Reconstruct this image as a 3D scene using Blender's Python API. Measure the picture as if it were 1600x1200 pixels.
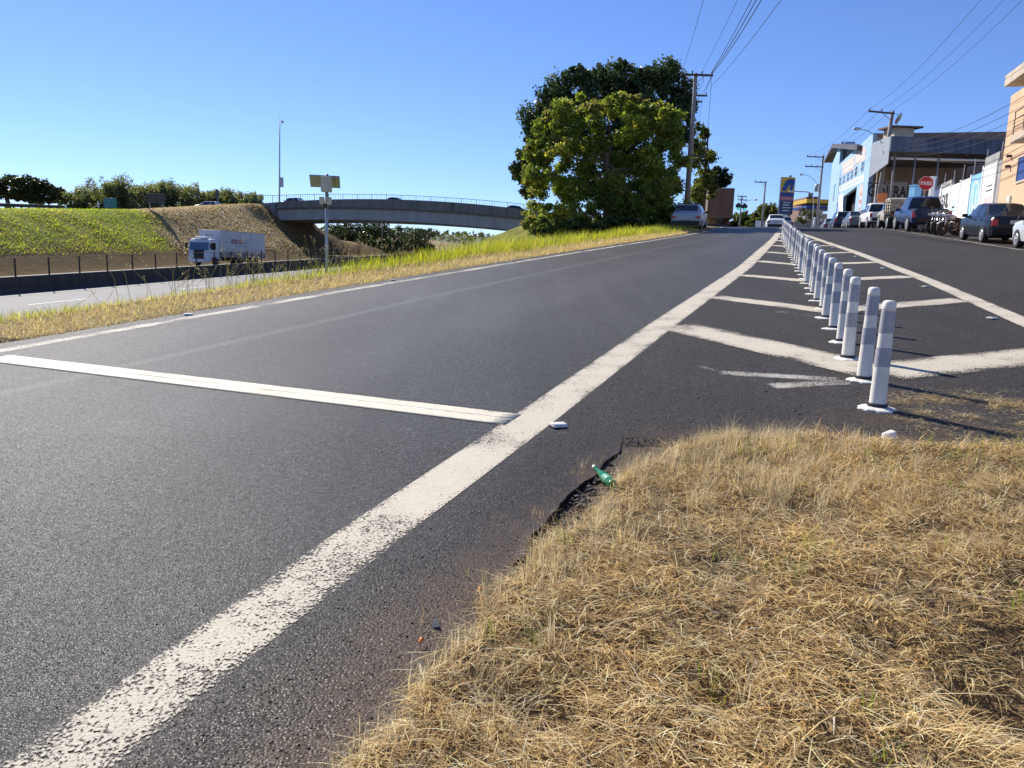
import bpy, bmesh, math, random
import numpy as np
from mathutils import Matrix, Vector, noise as mnoise

for _o in list(bpy.data.objects): bpy.data.objects.remove(_o)
scene = bpy.context.scene
COL = scene.collection
rng = np.random.default_rng(11); random.seed(11)

# ------------------------------------------------------------------ camera
EYE = 1.385; FPX = 1200.0
PITCH = math.radians(9.0); ROLL = math.radians(2.0)
_F = Vector((0, math.cos(PITCH), -math.sin(PITCH)))
_R0 = Vector((1, 0, 0)); _U0 = Vector((0, math.sin(PITCH), math.cos(PITCH)))
CU = _U0*math.cos(ROLL) - _R0*math.sin(ROLL)
CR = _R0*math.cos(ROLL) + _U0*math.sin(ROLL)
cam_d = bpy.data.cameras.new('camera'); cam = bpy.data.objects.new('camera', cam_d); COL.objects.link(cam)
cam_d.sensor_width = 36.0; cam_d.lens = 36.0*FPX/1600.0; cam_d.clip_start = 0.05; cam_d.clip_end = 6000
cam.matrix_world = Matrix(((CR.x, CU.x, -_F.x, 0), (CR.y, CU.y, -_F.y, 0), (CR.z, CU.z, -_F.z, EYE), (0, 0, 0, 1)))
scene.camera = cam

# ------------------------------------------------------------------ sky, sun, exposure
SUN_EL = math.radians(40.0)
SUN_AZ = math.radians(-37.0)           # measured from +Y, positive towards +X
world = bpy.data.worlds.new('World'); scene.world = world; world.use_nodes = True
_nt = world.node_tree; _nt.nodes.clear()
_sky = _nt.nodes.new('ShaderNodeTexSky'); _sky.sky_type = 'NISHITA'; _sky.sun_disc = False
_sky.sun_elevation = SUN_EL; _sky.sun_rotation = SUN_AZ
_sky.altitude = 1200; _sky.air_density = 1.0; _sky.dust_density = 0.1; _sky.ozone_density = 3.0
_bg = _nt.nodes.new('ShaderNodeBackground'); _bg.inputs['Strength'].default_value = 0.095
_wo = _nt.nodes.new('ShaderNodeOutputWorld')
_hs = _nt.nodes.new('ShaderNodeHueSaturation'); _hs.inputs['Saturation'].default_value = 1.02; _hs.inputs['Value'].default_value = 1.0
_mx = _nt.nodes.new('ShaderNodeMix'); _mx.data_type = 'RGBA'; _mx.blend_type = 'MULTIPLY'; _mx.inputs[0].default_value = 1.0; _mx.inputs[7].default_value = (.72, .82, 1.13, 1)
_nt.links.new(_sky.outputs[0], _hs.inputs['Color']); _nt.links.new(_hs.outputs[0], _mx.inputs[6]); _nt.links.new(_mx.outputs[2], _bg.inputs[0]); _nt.links.new(_bg.outputs[0], _wo.inputs[0])
sun_d = bpy.data.lights.new('sun', 'SUN'); sun_d.energy = 5.0; sun_d.angle = math.radians(0.53); sun_d.color = (1.0, 0.93, 0.82)
sun = bpy.data.objects.new('sun', sun_d); COL.objects.link(sun)
_sd = Vector((math.sin(SUN_AZ)*math.cos(SUN_EL), math.cos(SUN_AZ)*math.cos(SUN_EL), math.sin(SUN_EL)))
sun.rotation_euler = (-_sd).to_track_quat('-Z', 'Y').to_euler(); sun.location = (-30, 40, 60)
scene.view_settings.view_transform = 'Standard'; scene.view_settings.look = 'None'
scene.view_settings.exposure = 0.52; scene.view_settings.gamma = 1.0; scene.view_settings.use_curve_mapping = False

# ------------------------------------------------------------------ helpers
def at(px, py, Y):
    """world point at depth Y for a direction measured on the photograph"""
    r = CR*((px-800)/FPX) - CU*((py-600)/FPX) + _F
    k = Y/r.y
    return Vector((r.x*k, Y, EYE + r.z*k))

def tag(o, label=None, cat=None, group=None, kind=None):
    if label: o['label'] = label
    if cat: o['category'] = cat
    if group: o['group'] = group
    if kind: o['kind'] = kind
    return o

def thing(name, label, cat, loc=(0, 0, 0), rz=0.0, group=None):
    o = bpy.data.objects.new(name, None); COL.objects.link(o); o.empty_display_size = .3
    o.location = loc; o.rotation_euler = (0, 0, rz)
    return tag(o, label, cat, group)

def link_mesh(name, me, mat=None, parent=None, smooth=False):
    if mat is not None and not len(me.materials): me.materials.append(mat)
    if smooth and len(me.polygons):
        me.polygons.foreach_set('use_smooth', np.ones(len(me.polygons), dtype=bool))
    o = bpy.data.objects.new(name, me); COL.objects.link(o)
    if parent is not None: o.parent = parent
    return o

def np_mesh(name, V, Fq, tint=None, attrs=None):
    """fast mesh from numpy: V (n,3), Fq (m,k)"""
    V = np.asarray(V, dtype=np.float32); Fq = np.asarray(Fq, dtype=np.int32)
    me = bpy.data.meshes.new(name); m, k = Fq.shape
    me.vertices.add(len(V)); me.vertices.foreach_set('co', V.ravel())
    me.loops.add(m*k); me.loops.foreach_set('vertex_index', Fq.ravel())
    me.polygons.add(m); me.polygons.foreach_set('loop_start', np.arange(0, m*k, k, dtype=np.int32))
    me.polygons.foreach_set('loop_total', np.full(m, k, dtype=np.int32))
    if tint is not None:
        a = me.attributes.new('tint', 'FLOAT_COLOR', 'POINT')
        c = np.ones((len(V), 4), dtype=np.float32); c[:, :3] = tint
        a.data.foreach_set('color', c.ravel())
    for kk, vv in (attrs or {}).items():
        a = me.attributes.new(kk, 'FLOAT', 'POINT'); a.data.foreach_set('value', np.asarray(vv, dtype=np.float32).ravel())
    me.update(calc_edges=True); me.validate()
    return me

class MB:
    def __init__(s): s.v = []; s.f = []
    def add(s, vs, fs):
        b = len(s.v); s.v += [tuple(v) for v in vs]; s.f += [tuple(i+b for i in f) for f in fs]; return s
    def box(s, c, d, rz=0.0, ry=0.0, rx=0.0, taper=1.0):
        hx, hy, hz = d[0]/2, d[1]/2, d[2]/2
        M = Matrix.Rotation(rz, 3, 'Z') @ Matrix.Rotation(ry, 3, 'Y') @ Matrix.Rotation(rx, 3, 'X'); c = Vector(c)
        vs = []
        for z in (-hz, hz):
            k = taper if z > 0 else 1.0
            for x, y in ((-hx, -hy), (hx, -hy), (hx, hy), (-hx, hy)): vs.append(c + M @ Vector((x*k, y*k, z)))
        return s.add(vs, [(3, 2, 1, 0), (4, 5, 6, 7), (0, 1, 5, 4), (1, 2, 6, 5), (2, 3, 7, 6), (3, 0, 4, 7)])
    def tube(s, p0, p1, r0, r1=None, n=10, cap=True):
        p0 = Vector(p0); p1 = Vector(p1); r1 = r0 if r1 is None else r1
        d = (p1-p0); q = d.to_track_quat('Z', 'Y') if d.length > 1e-9 else Matrix.Identity(3).to_quaternion()
        vs = []
        for p, r in ((p0, r0), (p1, r1)):
            for i in range(n):
                a = 2*math.pi*i/n; vs.append(p + q @ Vector((math.cos(a)*r, math.sin(a)*r, 0)))
        fs = [(i, (i+1) % n, n+(i+1) % n, n+i) for i in range(n)]
        if cap: fs += [tuple(range(n-1, -1, -1)), tuple(range(n, 2*n))]
        return s.add(vs, fs)
    def path(s, pts, r, n=8):
        for a, b in zip(pts[:-1], pts[1:]): s.tube(a, b, r, r, n)
        return s
    def lathe(s, prof, n=20, c=(0, 0, 0), axis='Z', jitter=None):
        c = Vector(c); vs = []; 
        for r, z in prof:
            for i in range(n):
                a = 2*math.pi*i/n; rr = r*(1+(jitter(i, z) if jitter else 0))
                p = Vector((math.cos(a)*rr, math.sin(a)*rr, z))
                if axis == 'Y': p = Vector((p.x, p.z, p.y))
                if axis == 'X': p = Vector((p.z, p.x, p.y))
                vs.append(c+p)
        fs = []
        for j in range(len(prof)-1):
            for i in range(n): fs.append((j*n+i, j*n+(i+1) % n, (j+1)*n+(i+1) % n, (j+1)*n+i))
        fs.append(tuple(range(n-1, -1, -1))); fs.append(tuple(range((len(prof)-1)*n, len(prof)*n)))
        return s.add(vs, fs)
    def prism(s, poly, d0, d1, fn):
        """poly: 2-D outline; fn(a,b,d) -> 3-D point"""
        n = len(poly); vs = [fn(a, b, d0) for a, b in poly] + [fn(a, b, d1) for a, b in poly]
        fs = [tuple(range(n-1, -1, -1)), tuple(range(n, 2*n))] + [(i, (i+1) % n, n+(i+1) % n, n+i) for i in range(n)]
        return s.add(vs, fs)
    def mesh(s, name):
        me = bpy.data.meshes.new(name); me.from_pydata(s.v, [], s.f); me.update()
        bm = bmesh.new(); bm.from_mesh(me); bmesh.ops.recalc_face_normals(bm, faces=bm.faces[:]); bm.to_mesh(me); bm.free()
        return me
    def build(s, name, mat, parent=None, smooth=False, bevel=0.0):
        o = link_mesh(name, s.mesh(name), mat, parent, smooth)
        if bevel:
            m = o.modifiers.new('bevel', 'BEVEL'); m.width = bevel; m.segments = 2; m.limit_method = 'ANGLE'
        return o

def copy_tree(o, parent=None):
    c = o.copy(); COL.objects.link(c); c.parent = parent
    for ch in list(o.children): copy_tree(ch, c)
    return c

# ------------------------------------------------------------------ materials
def new_mat(name):
    m = bpy.data.materials.new(name); m.use_nodes = True; nt = m.node_tree; nt.nodes.clear()
    out = nt.nodes.new('ShaderNodeOutputMaterial'); b = nt.nodes.new('ShaderNodeBsdfPrincipled')
    nt.links.new(b.outputs[0], out.inputs[0]); return m, nt, b, out
def N(nt, t, **kw):
    n = nt.nodes.new(t)
    for k, v in kw.items(): setattr(n, k, v)
    return n
def tex_noise(nt, vec, scale, detail=3, rough=.55):
    n = N(nt, 'ShaderNodeTexNoise'); n.inputs['Scale'].default_value = scale; n.inputs['Detail'].default_value = detail
    n.inputs['Roughness'].default_value = rough
    if vec is not None: nt.links.new(vec, n.inputs['Vector'])
    return n.outputs['Fac']
def ramp(nt, fac, stops):
    r = N(nt, 'ShaderNodeValToRGB'); e = r.color_ramp.elements
    while len(e) < len(stops): e.new(.5)
    for el, (p, c) in zip(e, stops): el.position = p; el.color = (*c, 1) if len(c) == 3 else c
    nt.links.new(fac, r.inputs[0]); return r.outputs[0]
def mixc(nt, fac, a, b, mode='MIX'):
    m = N(nt, 'ShaderNodeMix', data_type='RGBA', blend_type=mode)
    for v, k in ((fac, 0), (a, 6), (b, 7)):
        if hasattr(v, 'is_linked') or hasattr(v, 'links'): nt.links.new(v, m.inputs[k])
        else: m.inputs[k].default_value = v if k == 0 else (*v, 1)
    return m.outputs[2]
def mth(nt, op, a, b=None, c=None, clamp=False):
    m = N(nt, 'ShaderNodeMath', operation=op); m.use_clamp = clamp
    for i, v in enumerate((a, b, c)):
        if v is None: continue
        if hasattr(v, 'links'): nt.links.new(v, m.inputs[i])
        else: m.inputs[i].default_value = v
    return m.outputs[0]
def mapr(nt, v, a, b, c=0.0, d=1.0, smooth=True):
    m = N(nt, 'ShaderNodeMapRange'); m.interpolation_type = 'SMOOTHSTEP' if smooth else 'LINEAR'
    nt.links.new(v, m.inputs[0])
    for i, q in enumerate((a, b, c, d)): m.inputs[1+i].default_value = q
    return m.outputs[0]
def attr(nt, name, out='Fac'):
    a = N(nt, 'ShaderNodeAttribute'); a.attribute_name = name; return a.outputs[out]
def bump(nt, b, h, strength=.4, dist=.01):
    n = N(nt, 'ShaderNodeBump'); n.inputs['Strength'].default_value = strength; n.inputs['Distance'].default_value = dist
    nt.links.new(h, n.inputs['Height']); nt.links.new(n.outputs[0], b.inputs['Normal']); return n
def objco(nt):
    return N(nt, 'ShaderNodeTexCoord').outputs['Object']
def worldco(nt):
    return N(nt, 'ShaderNodeNewGeometry').outputs['Position']

def pm(name, col, rough=.6, var=.18, scale=4.0, metal=0.0, bumps=0.0, bscale=40., spec=.5, dirt=None, coat=0.0, streak=False):
    """plain procedural material: base colour with noise wear, optional dirt and fine relief"""
    m, nt, b, out = new_mat(name); co = objco(nt)
    if streak:
        mp = N(nt, 'ShaderNodeMapping'); mp.inputs['Scale'].default_value = (3, 3, .35); nt.links.new(co, mp.inputs[0]); cs = mp.outputs[0]
    else: cs = co
    f = tex_noise(nt, cs, scale, 5, .6)
    d = tuple(max(0, c*(1-var*1.3)) for c in col); l = tuple(min(1, c*(1+var)) for c in col)
    c = ramp(nt, f, [(.3, d), (.7, l)])
    if dirt:
        f2 = tex_noise(nt, cs, scale*.45, 6, .65)
        c = mixc(nt, mapr(nt, f2, .5, .75, 0, dirt[1]), c, dirt[0])
    nt.links.new(c, b.inputs['Base Color'])
    b.inputs['Roughness'].default_value = rough; b.inputs['Metallic'].default_value = metal
    b.inputs['Specular IOR Level'].default_value = spec
    if coat: b.inputs['Coat Weight'].default_value = coat; b.inputs['Coat Roughness'].default_value = .05
    if bumps: bump(nt, b, tex_noise(nt, co, bscale, 4), bumps, .01)
    return m

def leaf_mat(name, trans=.5, gloss=.35, mult=(1, 1, 1), tmult=(1.25, 1.15, .5)):
    """leaf / blade: colour from the per-leaf tint, light passes through"""
    m = bpy.data.materials.new(name); m.use_nodes = True; nt = m.node_tree; nt.nodes.clear()
    out = N(nt, 'ShaderNodeOutputMaterial'); t = attr(nt, 'tint', 'Color')
    c = mixc(nt, 1.0, t, mult, 'MULTIPLY'); ct = mixc(nt, 1.0, t, tmult, 'MULTIPLY')
    p = N(nt, 'ShaderNodeBsdfPrincipled'); p.inputs['Roughness'].default_value = gloss; p.inputs['Specular IOR Level'].default_value = .18
    nt.links.new(c, p.inputs['Base Color'])
    tr = N(nt, 'ShaderNodeBsdfTranslucent'); nt.links.new(ct, tr.inputs[0])
    mx = N(nt, 'ShaderNodeMixShader'); mx.inputs[0].default_value = trans
    nt.links.new(p.outputs[0], mx.inputs[1]); nt.links.new(tr.outputs[0], mx.inputs[2]); nt.links.new(mx.outputs[0], out.inputs[0])
    return m
M = {}
# ------------------------------------------------------------------ lie of the land
def prof(t):
    t = np.asarray(t, dtype=float)
    return np.where(t < 3.8, np.maximum(t, -1.6), 3.8 + 1.8*(1-np.exp(-np.clip(t-3.8, 0, 60)/1.8)))
def surf(x, y):
    """the climbing road surface: one slope, easing off at the crest"""
    x = np.asarray(x, dtype=float); y = np.asarray(y, dtype=float)
    return prof(.033*x + .072*y + .006*np.clip(x-12, 0, 30))
def sz(x, y): return float(surf(x, y))

XE_Y = np.array([-30, -10, 7.31, 12.69, 18.82, 25, 36.75, 45, 60, 90, 150, 400.])
XE_X = np.array([-20, -12, -4.93, -2.79, -.15, 2.6, 7.9, 11.3, 16.2, 24.3, 39., 100.])
def xe(y): return np.interp(y, XE_Y, XE_X)               # ramp, left painted edge
TL_Y = np.array([-30, -8, 1.78, 3.19, 4.84, 8.99, 12.31, 17.94, 32.07, 44, 60, 90, 150, 400.])
TL_X = np.array([-13.4, -4.85, -1.24, -.72, -.06, 1.55, 2.88, 5.12, 10.35, 14.6, 20.2, 29.2, 44., 105.])
def tl(y): return np.interp(y, TL_Y, TL_X)               # wide right line of the ramp, its left side
def tw(y): return np.interp(y, [0, 2, 3, 5, 9, 18, 32, 44], [.27, .29, .31, .32, .33, .33, .31, .29])
GR_Y = np.array([-30, 8.9, 14.49, 23.41, 35.42, 44.5, 60, 90, 150, 400.])
GR_X = np.array([-5.7, 5.89, 7.57, 10.02, 13.07, 15.3, 19.8, 28., 43., 103.])
def gr(y): return np.interp(y, GR_Y, GR_X)               # street, left painted line
def parkx(y): return 9.25 + .267*np.asarray(y, dtype=float)   # parking line
def kerbx(y): return parkx(y) + 2.35

HA = np.array([-29.1, 43.5]); HD = np.array([.2028, .9792]); HN = np.array([-.9792, .2028])   # central barrier line of the highway
def huv(x, y):
    dx = np.asarray(x, dtype=float)-HA[0]; dy = np.asarray(y, dtype=float)-HA[1]
    return dx*HD[0]+dy*HD[1], dx*HN[0]+dy*HN[1]
def hz(u): return -1.4 + .0375*np.clip(np.asarray(u, dtype=float), -60, 95) + .01*np.clip(np.asarray(u, dtype=float)-95, 0, 300)
def hp(u, v, dz=0.0):
    p = HA + HD*u + HN*v; return Vector((p[0], p[1], float(hz(u))+dz))
_tA = at(0, 327, 69); _tB = at(385, 318, 113)
_tM = at(225, 328, 90); _uM = float(huv(_tM.x, _tM.y)[0]); _uA = float(huv(_tA.x, _tA.y)[0]); _uB = float(huv(_tB.x, _tB.y)[0])
def topz(u): return np.interp(u, [-80, _uA-15, _uA, _uM, min(_uB, UB-1), UB+9.5, UB+14, UB+24, UB+90], [3.6, _tA.z-.1, _tA.z, _tM.z, _tB.z, _tB.z+.1, 4.2, 2.9, 2.9])
UB = float(huv(*at(432, 335, 116)[:2])[0])                # where the bridge's near face crosses

PATCH = np.array([(-3.2, -2.5), (-1.2, 0.1), (-.68, 1.2), (-.36, 1.77), (-.26, 2.16), (-.05, 2.64), (.27, 3.1), (.50, 3.56), (.70, 3.96), (.90, 4.30), (1.16, 4.50), (1.5, 4.56), (1.84, 4.6), (2.1, 4.45), (2.4, 4.36), (3.0, 4.28), (3.6, 4.3), (4.6, 4.1), (7, 4.2), (9, 2), (9, -4), (-3, -4)])
def poly_sd(poly, x, y):
    """signed distance, positive inside"""
    x = np.asarray(x, dtype=float); y = np.asarray(y, dtype=float); d = np.full(x.shape, 1e9); ins = np.zeros(x.shape, bool)
    n = len(poly)
    for i in range(n):
        ax, ay = poly[i]; bx, by = poly[(i+1) % n]; ex, ey = bx-ax, by-ay
        t = np.clip(((x-ax)*ex+(y-ay)*ey)/(ex*ex+ey*ey), 0, 1)
        d = np.minimum(d, np.hypot(x-ax-t*ex, y-ay-t*ey))
        c = ((ay > y) != (by > y)) & (x < (bx-ax)*(y-ay)/(by-ay+1e-12)+ax); ins ^= c
    return np.where(ins, d, -d)

# cheap smooth value noise in numpy
_P = rng.random((256, 256))
def vnoise(x, y, s=1.0, o=0.0):
    x = np.asarray(x, dtype=float)*s+o*17.3+500; y = np.asarray(y, dtype=float)*s+o*9.1+500
    i = np.floor(x).astype(int); j = np.floor(y).astype(int); fx = x-i; fy = y-j
    fx = fx*fx*(3-2*fx); fy = fy*fy*(3-2*fy)
    a = _P[i % 256, j % 256]; b = _P[(i+1) % 256, j % 256]; c = _P[i % 256, (j+1) % 256]; d = _P[(i+1) % 256, (j+1) % 256]
    return (a*(1-fx)+b*fx)*(1-fy)+(c*(1-fx)+d*fx)*fy
def fnoise(x, y, s=1.0, o=0.0):
    return .5*vnoise(x, y, s, o)+.3*vnoise(x, y, s*2.1, o+3)+.2*vnoise(x, y, s*4.3, o+7)
def sstep(a, b, v):
    t = np.clip((np.asarray(v, dtype=float)-a)/(b-a), 0, 1); return t*t*(3-2*t)

HOLES = [(1.42, 2.02, .20, .10), (1.62, 1.88, .15, .09), (1.18, 2.28, .15, .06), (1.95, 2.62, .12, .05), (.12, 1.92, .12, .06), (1.62, 2.25, .13, .06), (.82, 2.75, .10, .05), (2.1, 2.1, .16, .07), (-.02, 2.05, .09, .05), (1.25, 2.62, .08, .05), (.62, 2.0, .08, .05)]
def edge_n(x, y): return .24*(fnoise(x, y, 2.4, 9)-.46)+.10*(fnoise(x, y, 7.5, 19)-.5)
def patch_h(x, y):
    """lumpy turf by the camera"""
    h = .05*(fnoise(x, y, 2.3, 2)-.45) + .045*(fnoise(x, y, 6.0, 5)-.45)
    for hx, hy, r, d in HOLES: h = h - d*np.exp(-((x-hx)**2+(y-hy)**2)/(r*r))
    return h + .035
def crest_w(y): return np.interp(y, [0, 8, 12, 16, 20, 32, 40, 45, 52, 60], [1.2, 1.2, 1.25, 1.3, 1.4, 1.5, 1.7, 2.5, 7, 14])
def ground(x, y):
    x = np.asarray(x, dtype=float); y = np.asarray(y, dtype=float)
    s = surf(np.clip(x, -60, 80), np.clip(y, -40, 400)); u, v = huv(x, y); H = hz(u)
    dl = (xe(y)-.42-x)*.92                                 # metres left of the ramp's asphalt
    # verge crest, then the bank down to the highway
    bank = s - np.maximum(0, dl-crest_w(y))*.42 + .05*np.clip(dl, 0, 2)
    left = np.maximum(bank, H-.05)
    k = 1.2; d = bank-H; left = np.where(np.abs(d) < k, H-.05 + (d+k)**2/(4*k), left)
    base = np.where(dl > 0, left, s)
    # embankment beyond the highway
    kb = sstep(UB-7, UB-1, u)*(1-sstep(UB+12, UB+17, u))
    e0 = 12.4 + .5*(vnoise(u, v*0, .15)-.5) + 3.6*kb
    T = topz(u); rise = np.clip((v-e0), 0, None)*(.64+.5*kb)
    rise = rise*(.94+.12*vnoise(u, v, .22, 4))
    emb = H-.05 + np.minimum(rise, 1e9)
    soft = .8; dd = T-emb; emb = np.where(dd > soft, emb, np.where(dd < -soft, T, T-(dd+soft)**2/(4*soft)))
    emb = emb - .06*np.clip(v-23, 0, 45)
    bumps = .35*(fnoise(u, v, .35, 1)-.5)*sstep(0, 3, v-e0)*sstep(-1.0, 1.5, dd)
    out = np.where(v > e0, emb+bumps, base)
    # bank on the near side that carries the bridge's other end
    rb = sstep(-15, 0, -(np.abs(u-(UB+5))-9)*1.6-8)*sstep(-42, -35, v)
    rr = np.minimum(H + np.clip(-v-22, 0, None)*.62, 8.2)
    out = np.where((v < -22), np.maximum(out, out*(1-rb)+rr*rb), out)
    # beyond the bridge the land closes in on both sides
    far = sstep(60, 110, u-UB)*sstep(-38, -18, v)
    out = out + far*sstep(6, 45, np.abs(v+2))*6*vnoise(u, v, .02, 8)
    # sink below the paved sheets
    road = sstep(-.05, .2, -dl)*sstep(0, .3, kerbx(y)+.1-x)*sstep(-30, -20, y)
    hw = sstep(0, .4, 11.8-v)*sstep(0, .4, v+13.2)
    out = out - .12*np.where(dl > 0, hw, road)
    # turf patch by the camera stands proud of the asphalt
    near = (np.abs(x) < 14) & (y < 8) & (y > -6)
    sd = np.full(x.shape, -5.0); sd[near] = poly_sd(PATCH, x[near], y[near])
    e = edge_n(x, y)
    w = sstep(-.10, .10, sd+e)
    out = np.where(near, (s-.10)*(1-w) + (s+patch_h(x, y))*w, out) if near.any() else out
    return out
def gz(x, y): return float(ground(np.array([x], dtype=float), np.array([y], dtype=float))[0])

def graded(c, lo, hi, fine, reach, k):
    a = [c]
    while a[-1] < hi:
        d = abs(a[-1]-c); a.append(a[-1]+(fine if d < reach else fine+(d-reach)*k))
    b = [c]
    while b[-1] > lo:
        d = abs(b[-1]-c); b.append(b[-1]-(fine if d < reach else fine+(d-reach)*k))
    return np.array(sorted(set(a+b)))
gx = graded(1.2, -2200, 2200, .06, 2.4, .021); gy = graded(3.0, -120, 3200, .06, 2.4, .019)
X, Y = np.meshgrid(gx, gy); Z = ground(X, Y)
U_, V_ = huv(X, Y); DL = (xe(Y)-.42-X)*.92
dry_edge = 1.25+.5*fnoise(X, Y, .5, 2)
USEAM = float(huv(*at(213, 330, 87)[:2])[0]); USEAM2 = float(huv(*at(279, 398, 81)[:2])[0])
uu = np.interp(V_, [13, 22], [USEAM2, USEAM]) + 5.5*(fnoise(U_, V_, .45, 3)-.5)
green = np.where(V_ > 14.2, np.where(U_ < uu, .85, .04), 0) + np.where((DL > 0) & (V_ < 14), sstep(0, .7, DL-dry_edge)*.9, 0)
soil = np.where((V_ > 11.5) & (V_ < 14.9+1.0*vnoise(U_, V_, .4)), .9, 0) + np.where((V_ > 12) & (U_ > UB-4) & (U_ < UB+16) & (V_ < 30), .8, 0)
near_patch = (X > -3) & (X < 9) & (Y < 6)
soil = np.where(near_patch, .55+.35*fnoise(X, Y, 6, 4), soil); green = np.where(near_patch, .0, green)
nx, ny = len(gx), len(gy)
idx = np.arange(nx*ny).reshape(ny, nx)
Fq = np.stack([idx[:-1, :-1], idx[:-1, 1:], idx[1:, 1:], idx[1:, :-1]], -1).reshape(-1, 4)
me = np_mesh('ground', np.stack([X, Y, Z], -1).reshape(-1, 3), Fq, attrs={'green': np.clip(green, 0, 1), 'soil': np.clip(soil, 0, 1)})
m, nt, b, out = new_mat('ground_turf'); co = worldco(nt)
n1 = tex_noise(nt, co, 1.1, 6, .65); n2 = tex_noise(nt, co, 14, 5, .6); n3 = tex_noise(nt, co, .35, 4, .6)
cg = ramp(nt, n1, [(.25, (.09, .11, .022)), (.5, (.22, .25, .035)), (.75, (.38, .34, .07))])
cd = ramp(nt, n2, [(.25, (.27, .20, .10)), (.75, (.46, .36, .20))])
cs = ramp(nt, n2, [(.25, (.085, .05, .028)), (.75, (.20, .125, .065))])
c = mixc(nt, attr(nt, 'green'), cd, cg); c = mixc(nt, attr(nt, 'soil'), c, cs)
c = mixc(nt, mapr(nt, n3, .3, .75, 0, .25), c, (.14, .10, .05))
nt.links.new(c, b.inputs['Base Color']); b.inputs['Roughness'].default_value = .95; b.inputs['Specular IOR Level'].default_value = .1
bump(nt, b, mth(nt, 'ADD', mth(nt, 'MULTIPLY', n1, 2.0), n2), 1.0, .12)
go = link_mesh('ground', me, m, None, True); tag(go, kind='structure')

# ------------------------------------------------------------------ asphalt
def asphalt(name, cols, cols2, grain, grain2, rough, coarse, track=False):
    """crushed stone in bitumen: each stone its own tone, a few pale ones; cols2/grain2 beyond the painted line"""
    m, nt, b, out = new_mat(name); co = worldco(nt)
    big = tex_noise(nt, co, .55, 5, .6); mid = tex_noise(nt, co, 6, 5, .65); sho = attr(nt, 'shoulder')
    def stones(g, cs):
        vo = N(nt, 'ShaderNodeTexVoronoi'); vo.inputs['Scale'].default_value = g; nt.links.new(co, vo.inputs['Vector'])
        vs = N(nt, 'ShaderNodeTexVoronoi'); vs.inputs['Scale'].default_value = g*2.6; nt.links.new(co, vs.inputs['Vector'])
        sp = N(nt, 'ShaderNodeSeparateColor'); nt.links.new(vo.outputs['Color'], sp.inputs[0]); sp2 = N(nt, 'ShaderNodeSeparateColor'); nt.links.new(vs.outputs['Color'], sp2.inputs[0])
        c = ramp(nt, sp.outputs[0], [(.0, cs[0]), (.45, cs[1]), (.80, cs[2]), (.95, cs[3]), (1.0, cs[4])])
        c2 = ramp(nt, sp2.outputs[0], [(.0, cs[0]), (.5, cs[1]), (.85, cs[2]), (1.0, cs[3])])
        c = mixc(nt, mapr(nt, vo.outputs['Distance'], .30, .5, 0, 1), c, c2)
        c = mixc(nt, mapr(nt, vs.outputs['Distance'], .45, .8, 0, .6), c, cs[0])
        h = mth(nt, 'SUBTRACT', mth(nt, 'MULTIPLY', sp.outputs[1], .6), mth(nt, 'MULTIPLY', mth(nt, 'POWER', vo.outputs['Distance'], 2.0), .5))
        h = mth(nt, 'ADD', h, mth(nt, 'MULTIPLY', sp2.outputs[1], .5))
        return c, h, sp.outputs[2]
    spk = tex_noise(nt, co, 38, 3, .75)
    mpv = N(nt, 'ShaderNodeMapping'); mpv.vector_type = 'POINT'; mpv.inputs['Rotation'].default_value = (0, 0, math.radians(22)); mpv.inputs['Scale'].default_value = (2.6, .10, 1); nt.links.new(co, mpv.inputs[0])
    stk = tex_noise(nt, mpv.outputs[0], 1.0, 5, .6)
    def wear_(c, cs):
        c = mixc(nt, mapr(nt, big, .35, .75, 0, .30), c, tuple(k*1.25 for k in cs[2])); c = mixc(nt, mapr(nt, mid, .5, .85, 0, .35), c, cs[0])
        c = mixc(nt, mapr(nt, spk, .50, .72, 0, .55), c, tuple(k*1.1 for k in cs[3])); c = mixc(nt, mapr(nt, spk, .50, .30, 0, .65), c, cs[0])
        c = mixc(nt, mapr(nt, stk, .42, .75, 0, .5), c, cs[1]); return mixc(nt, mapr(nt, stk, .48, .28, 0, .32), c, cs[2])
    c, h, rr = stones(grain, cols); c = wear_(c, cols)
    if cols2:
        d, h2, r2 = stones(grain2, cols2); d = wear_(d, cols2); c = mixc(nt, sho, c, d)
        hm = N(nt, 'ShaderNodeMix'); nt.links.new(sho, hm.inputs[0]); nt.links.new(h, hm.inputs[2]); nt.links.new(mth(nt, 'MULTIPLY', h2, 1.25), hm.inputs[3]); h = hm.outputs[0]
    if track:
        la = attr(nt, 'lat'); wob = mth(nt, 'MULTIPLY_ADD', big, .10, la)
        band = mth(nt, 'SUBTRACT', 1.0, mapr(nt, mth(nt, 'ABSOLUTE', mth(nt, 'SUBTRACT', wob, 2.12)), .02, .13))
        c = mixc(nt, mth(nt, 'MULTIPLY', band, .30), c, (.19, .185, .18))
        band2 = mth(nt, 'SUBTRACT', 1.0, mapr(nt, mth(nt, 'ABSOLUTE', mth(nt, 'SUBTRACT', wob, 3.75)), .15, .8))
        c = mixc(nt, mth(nt, 'MULTIPLY', band2, .12), c, (.15, .148, .145))
    dn = mapr(nt, mth(nt, 'ADD', attr(nt, 'dirt'), mth(nt, 'MULTIPLY', mth(nt, 'SUBTRACT', mid, .5), 1.1)), .35, .95)
    c = mixc(nt, mth(nt, 'MULTIPLY', dn, .72), c, (.105, .070, .048))
    nt.links.new(c, b.inputs['Base Color']); nt.links.new(mapr(nt, rr, 0, 1, rough-.18, rough+.18, False), b.inputs['Roughness'])
    b.inputs['Specular IOR Level'].default_value = .14
    bump(nt, b, mth(nt, 'ADD', h, mth(nt, 'MULTIPLY', mid, coarse)), 1.0, .0034)
    return m
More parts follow.
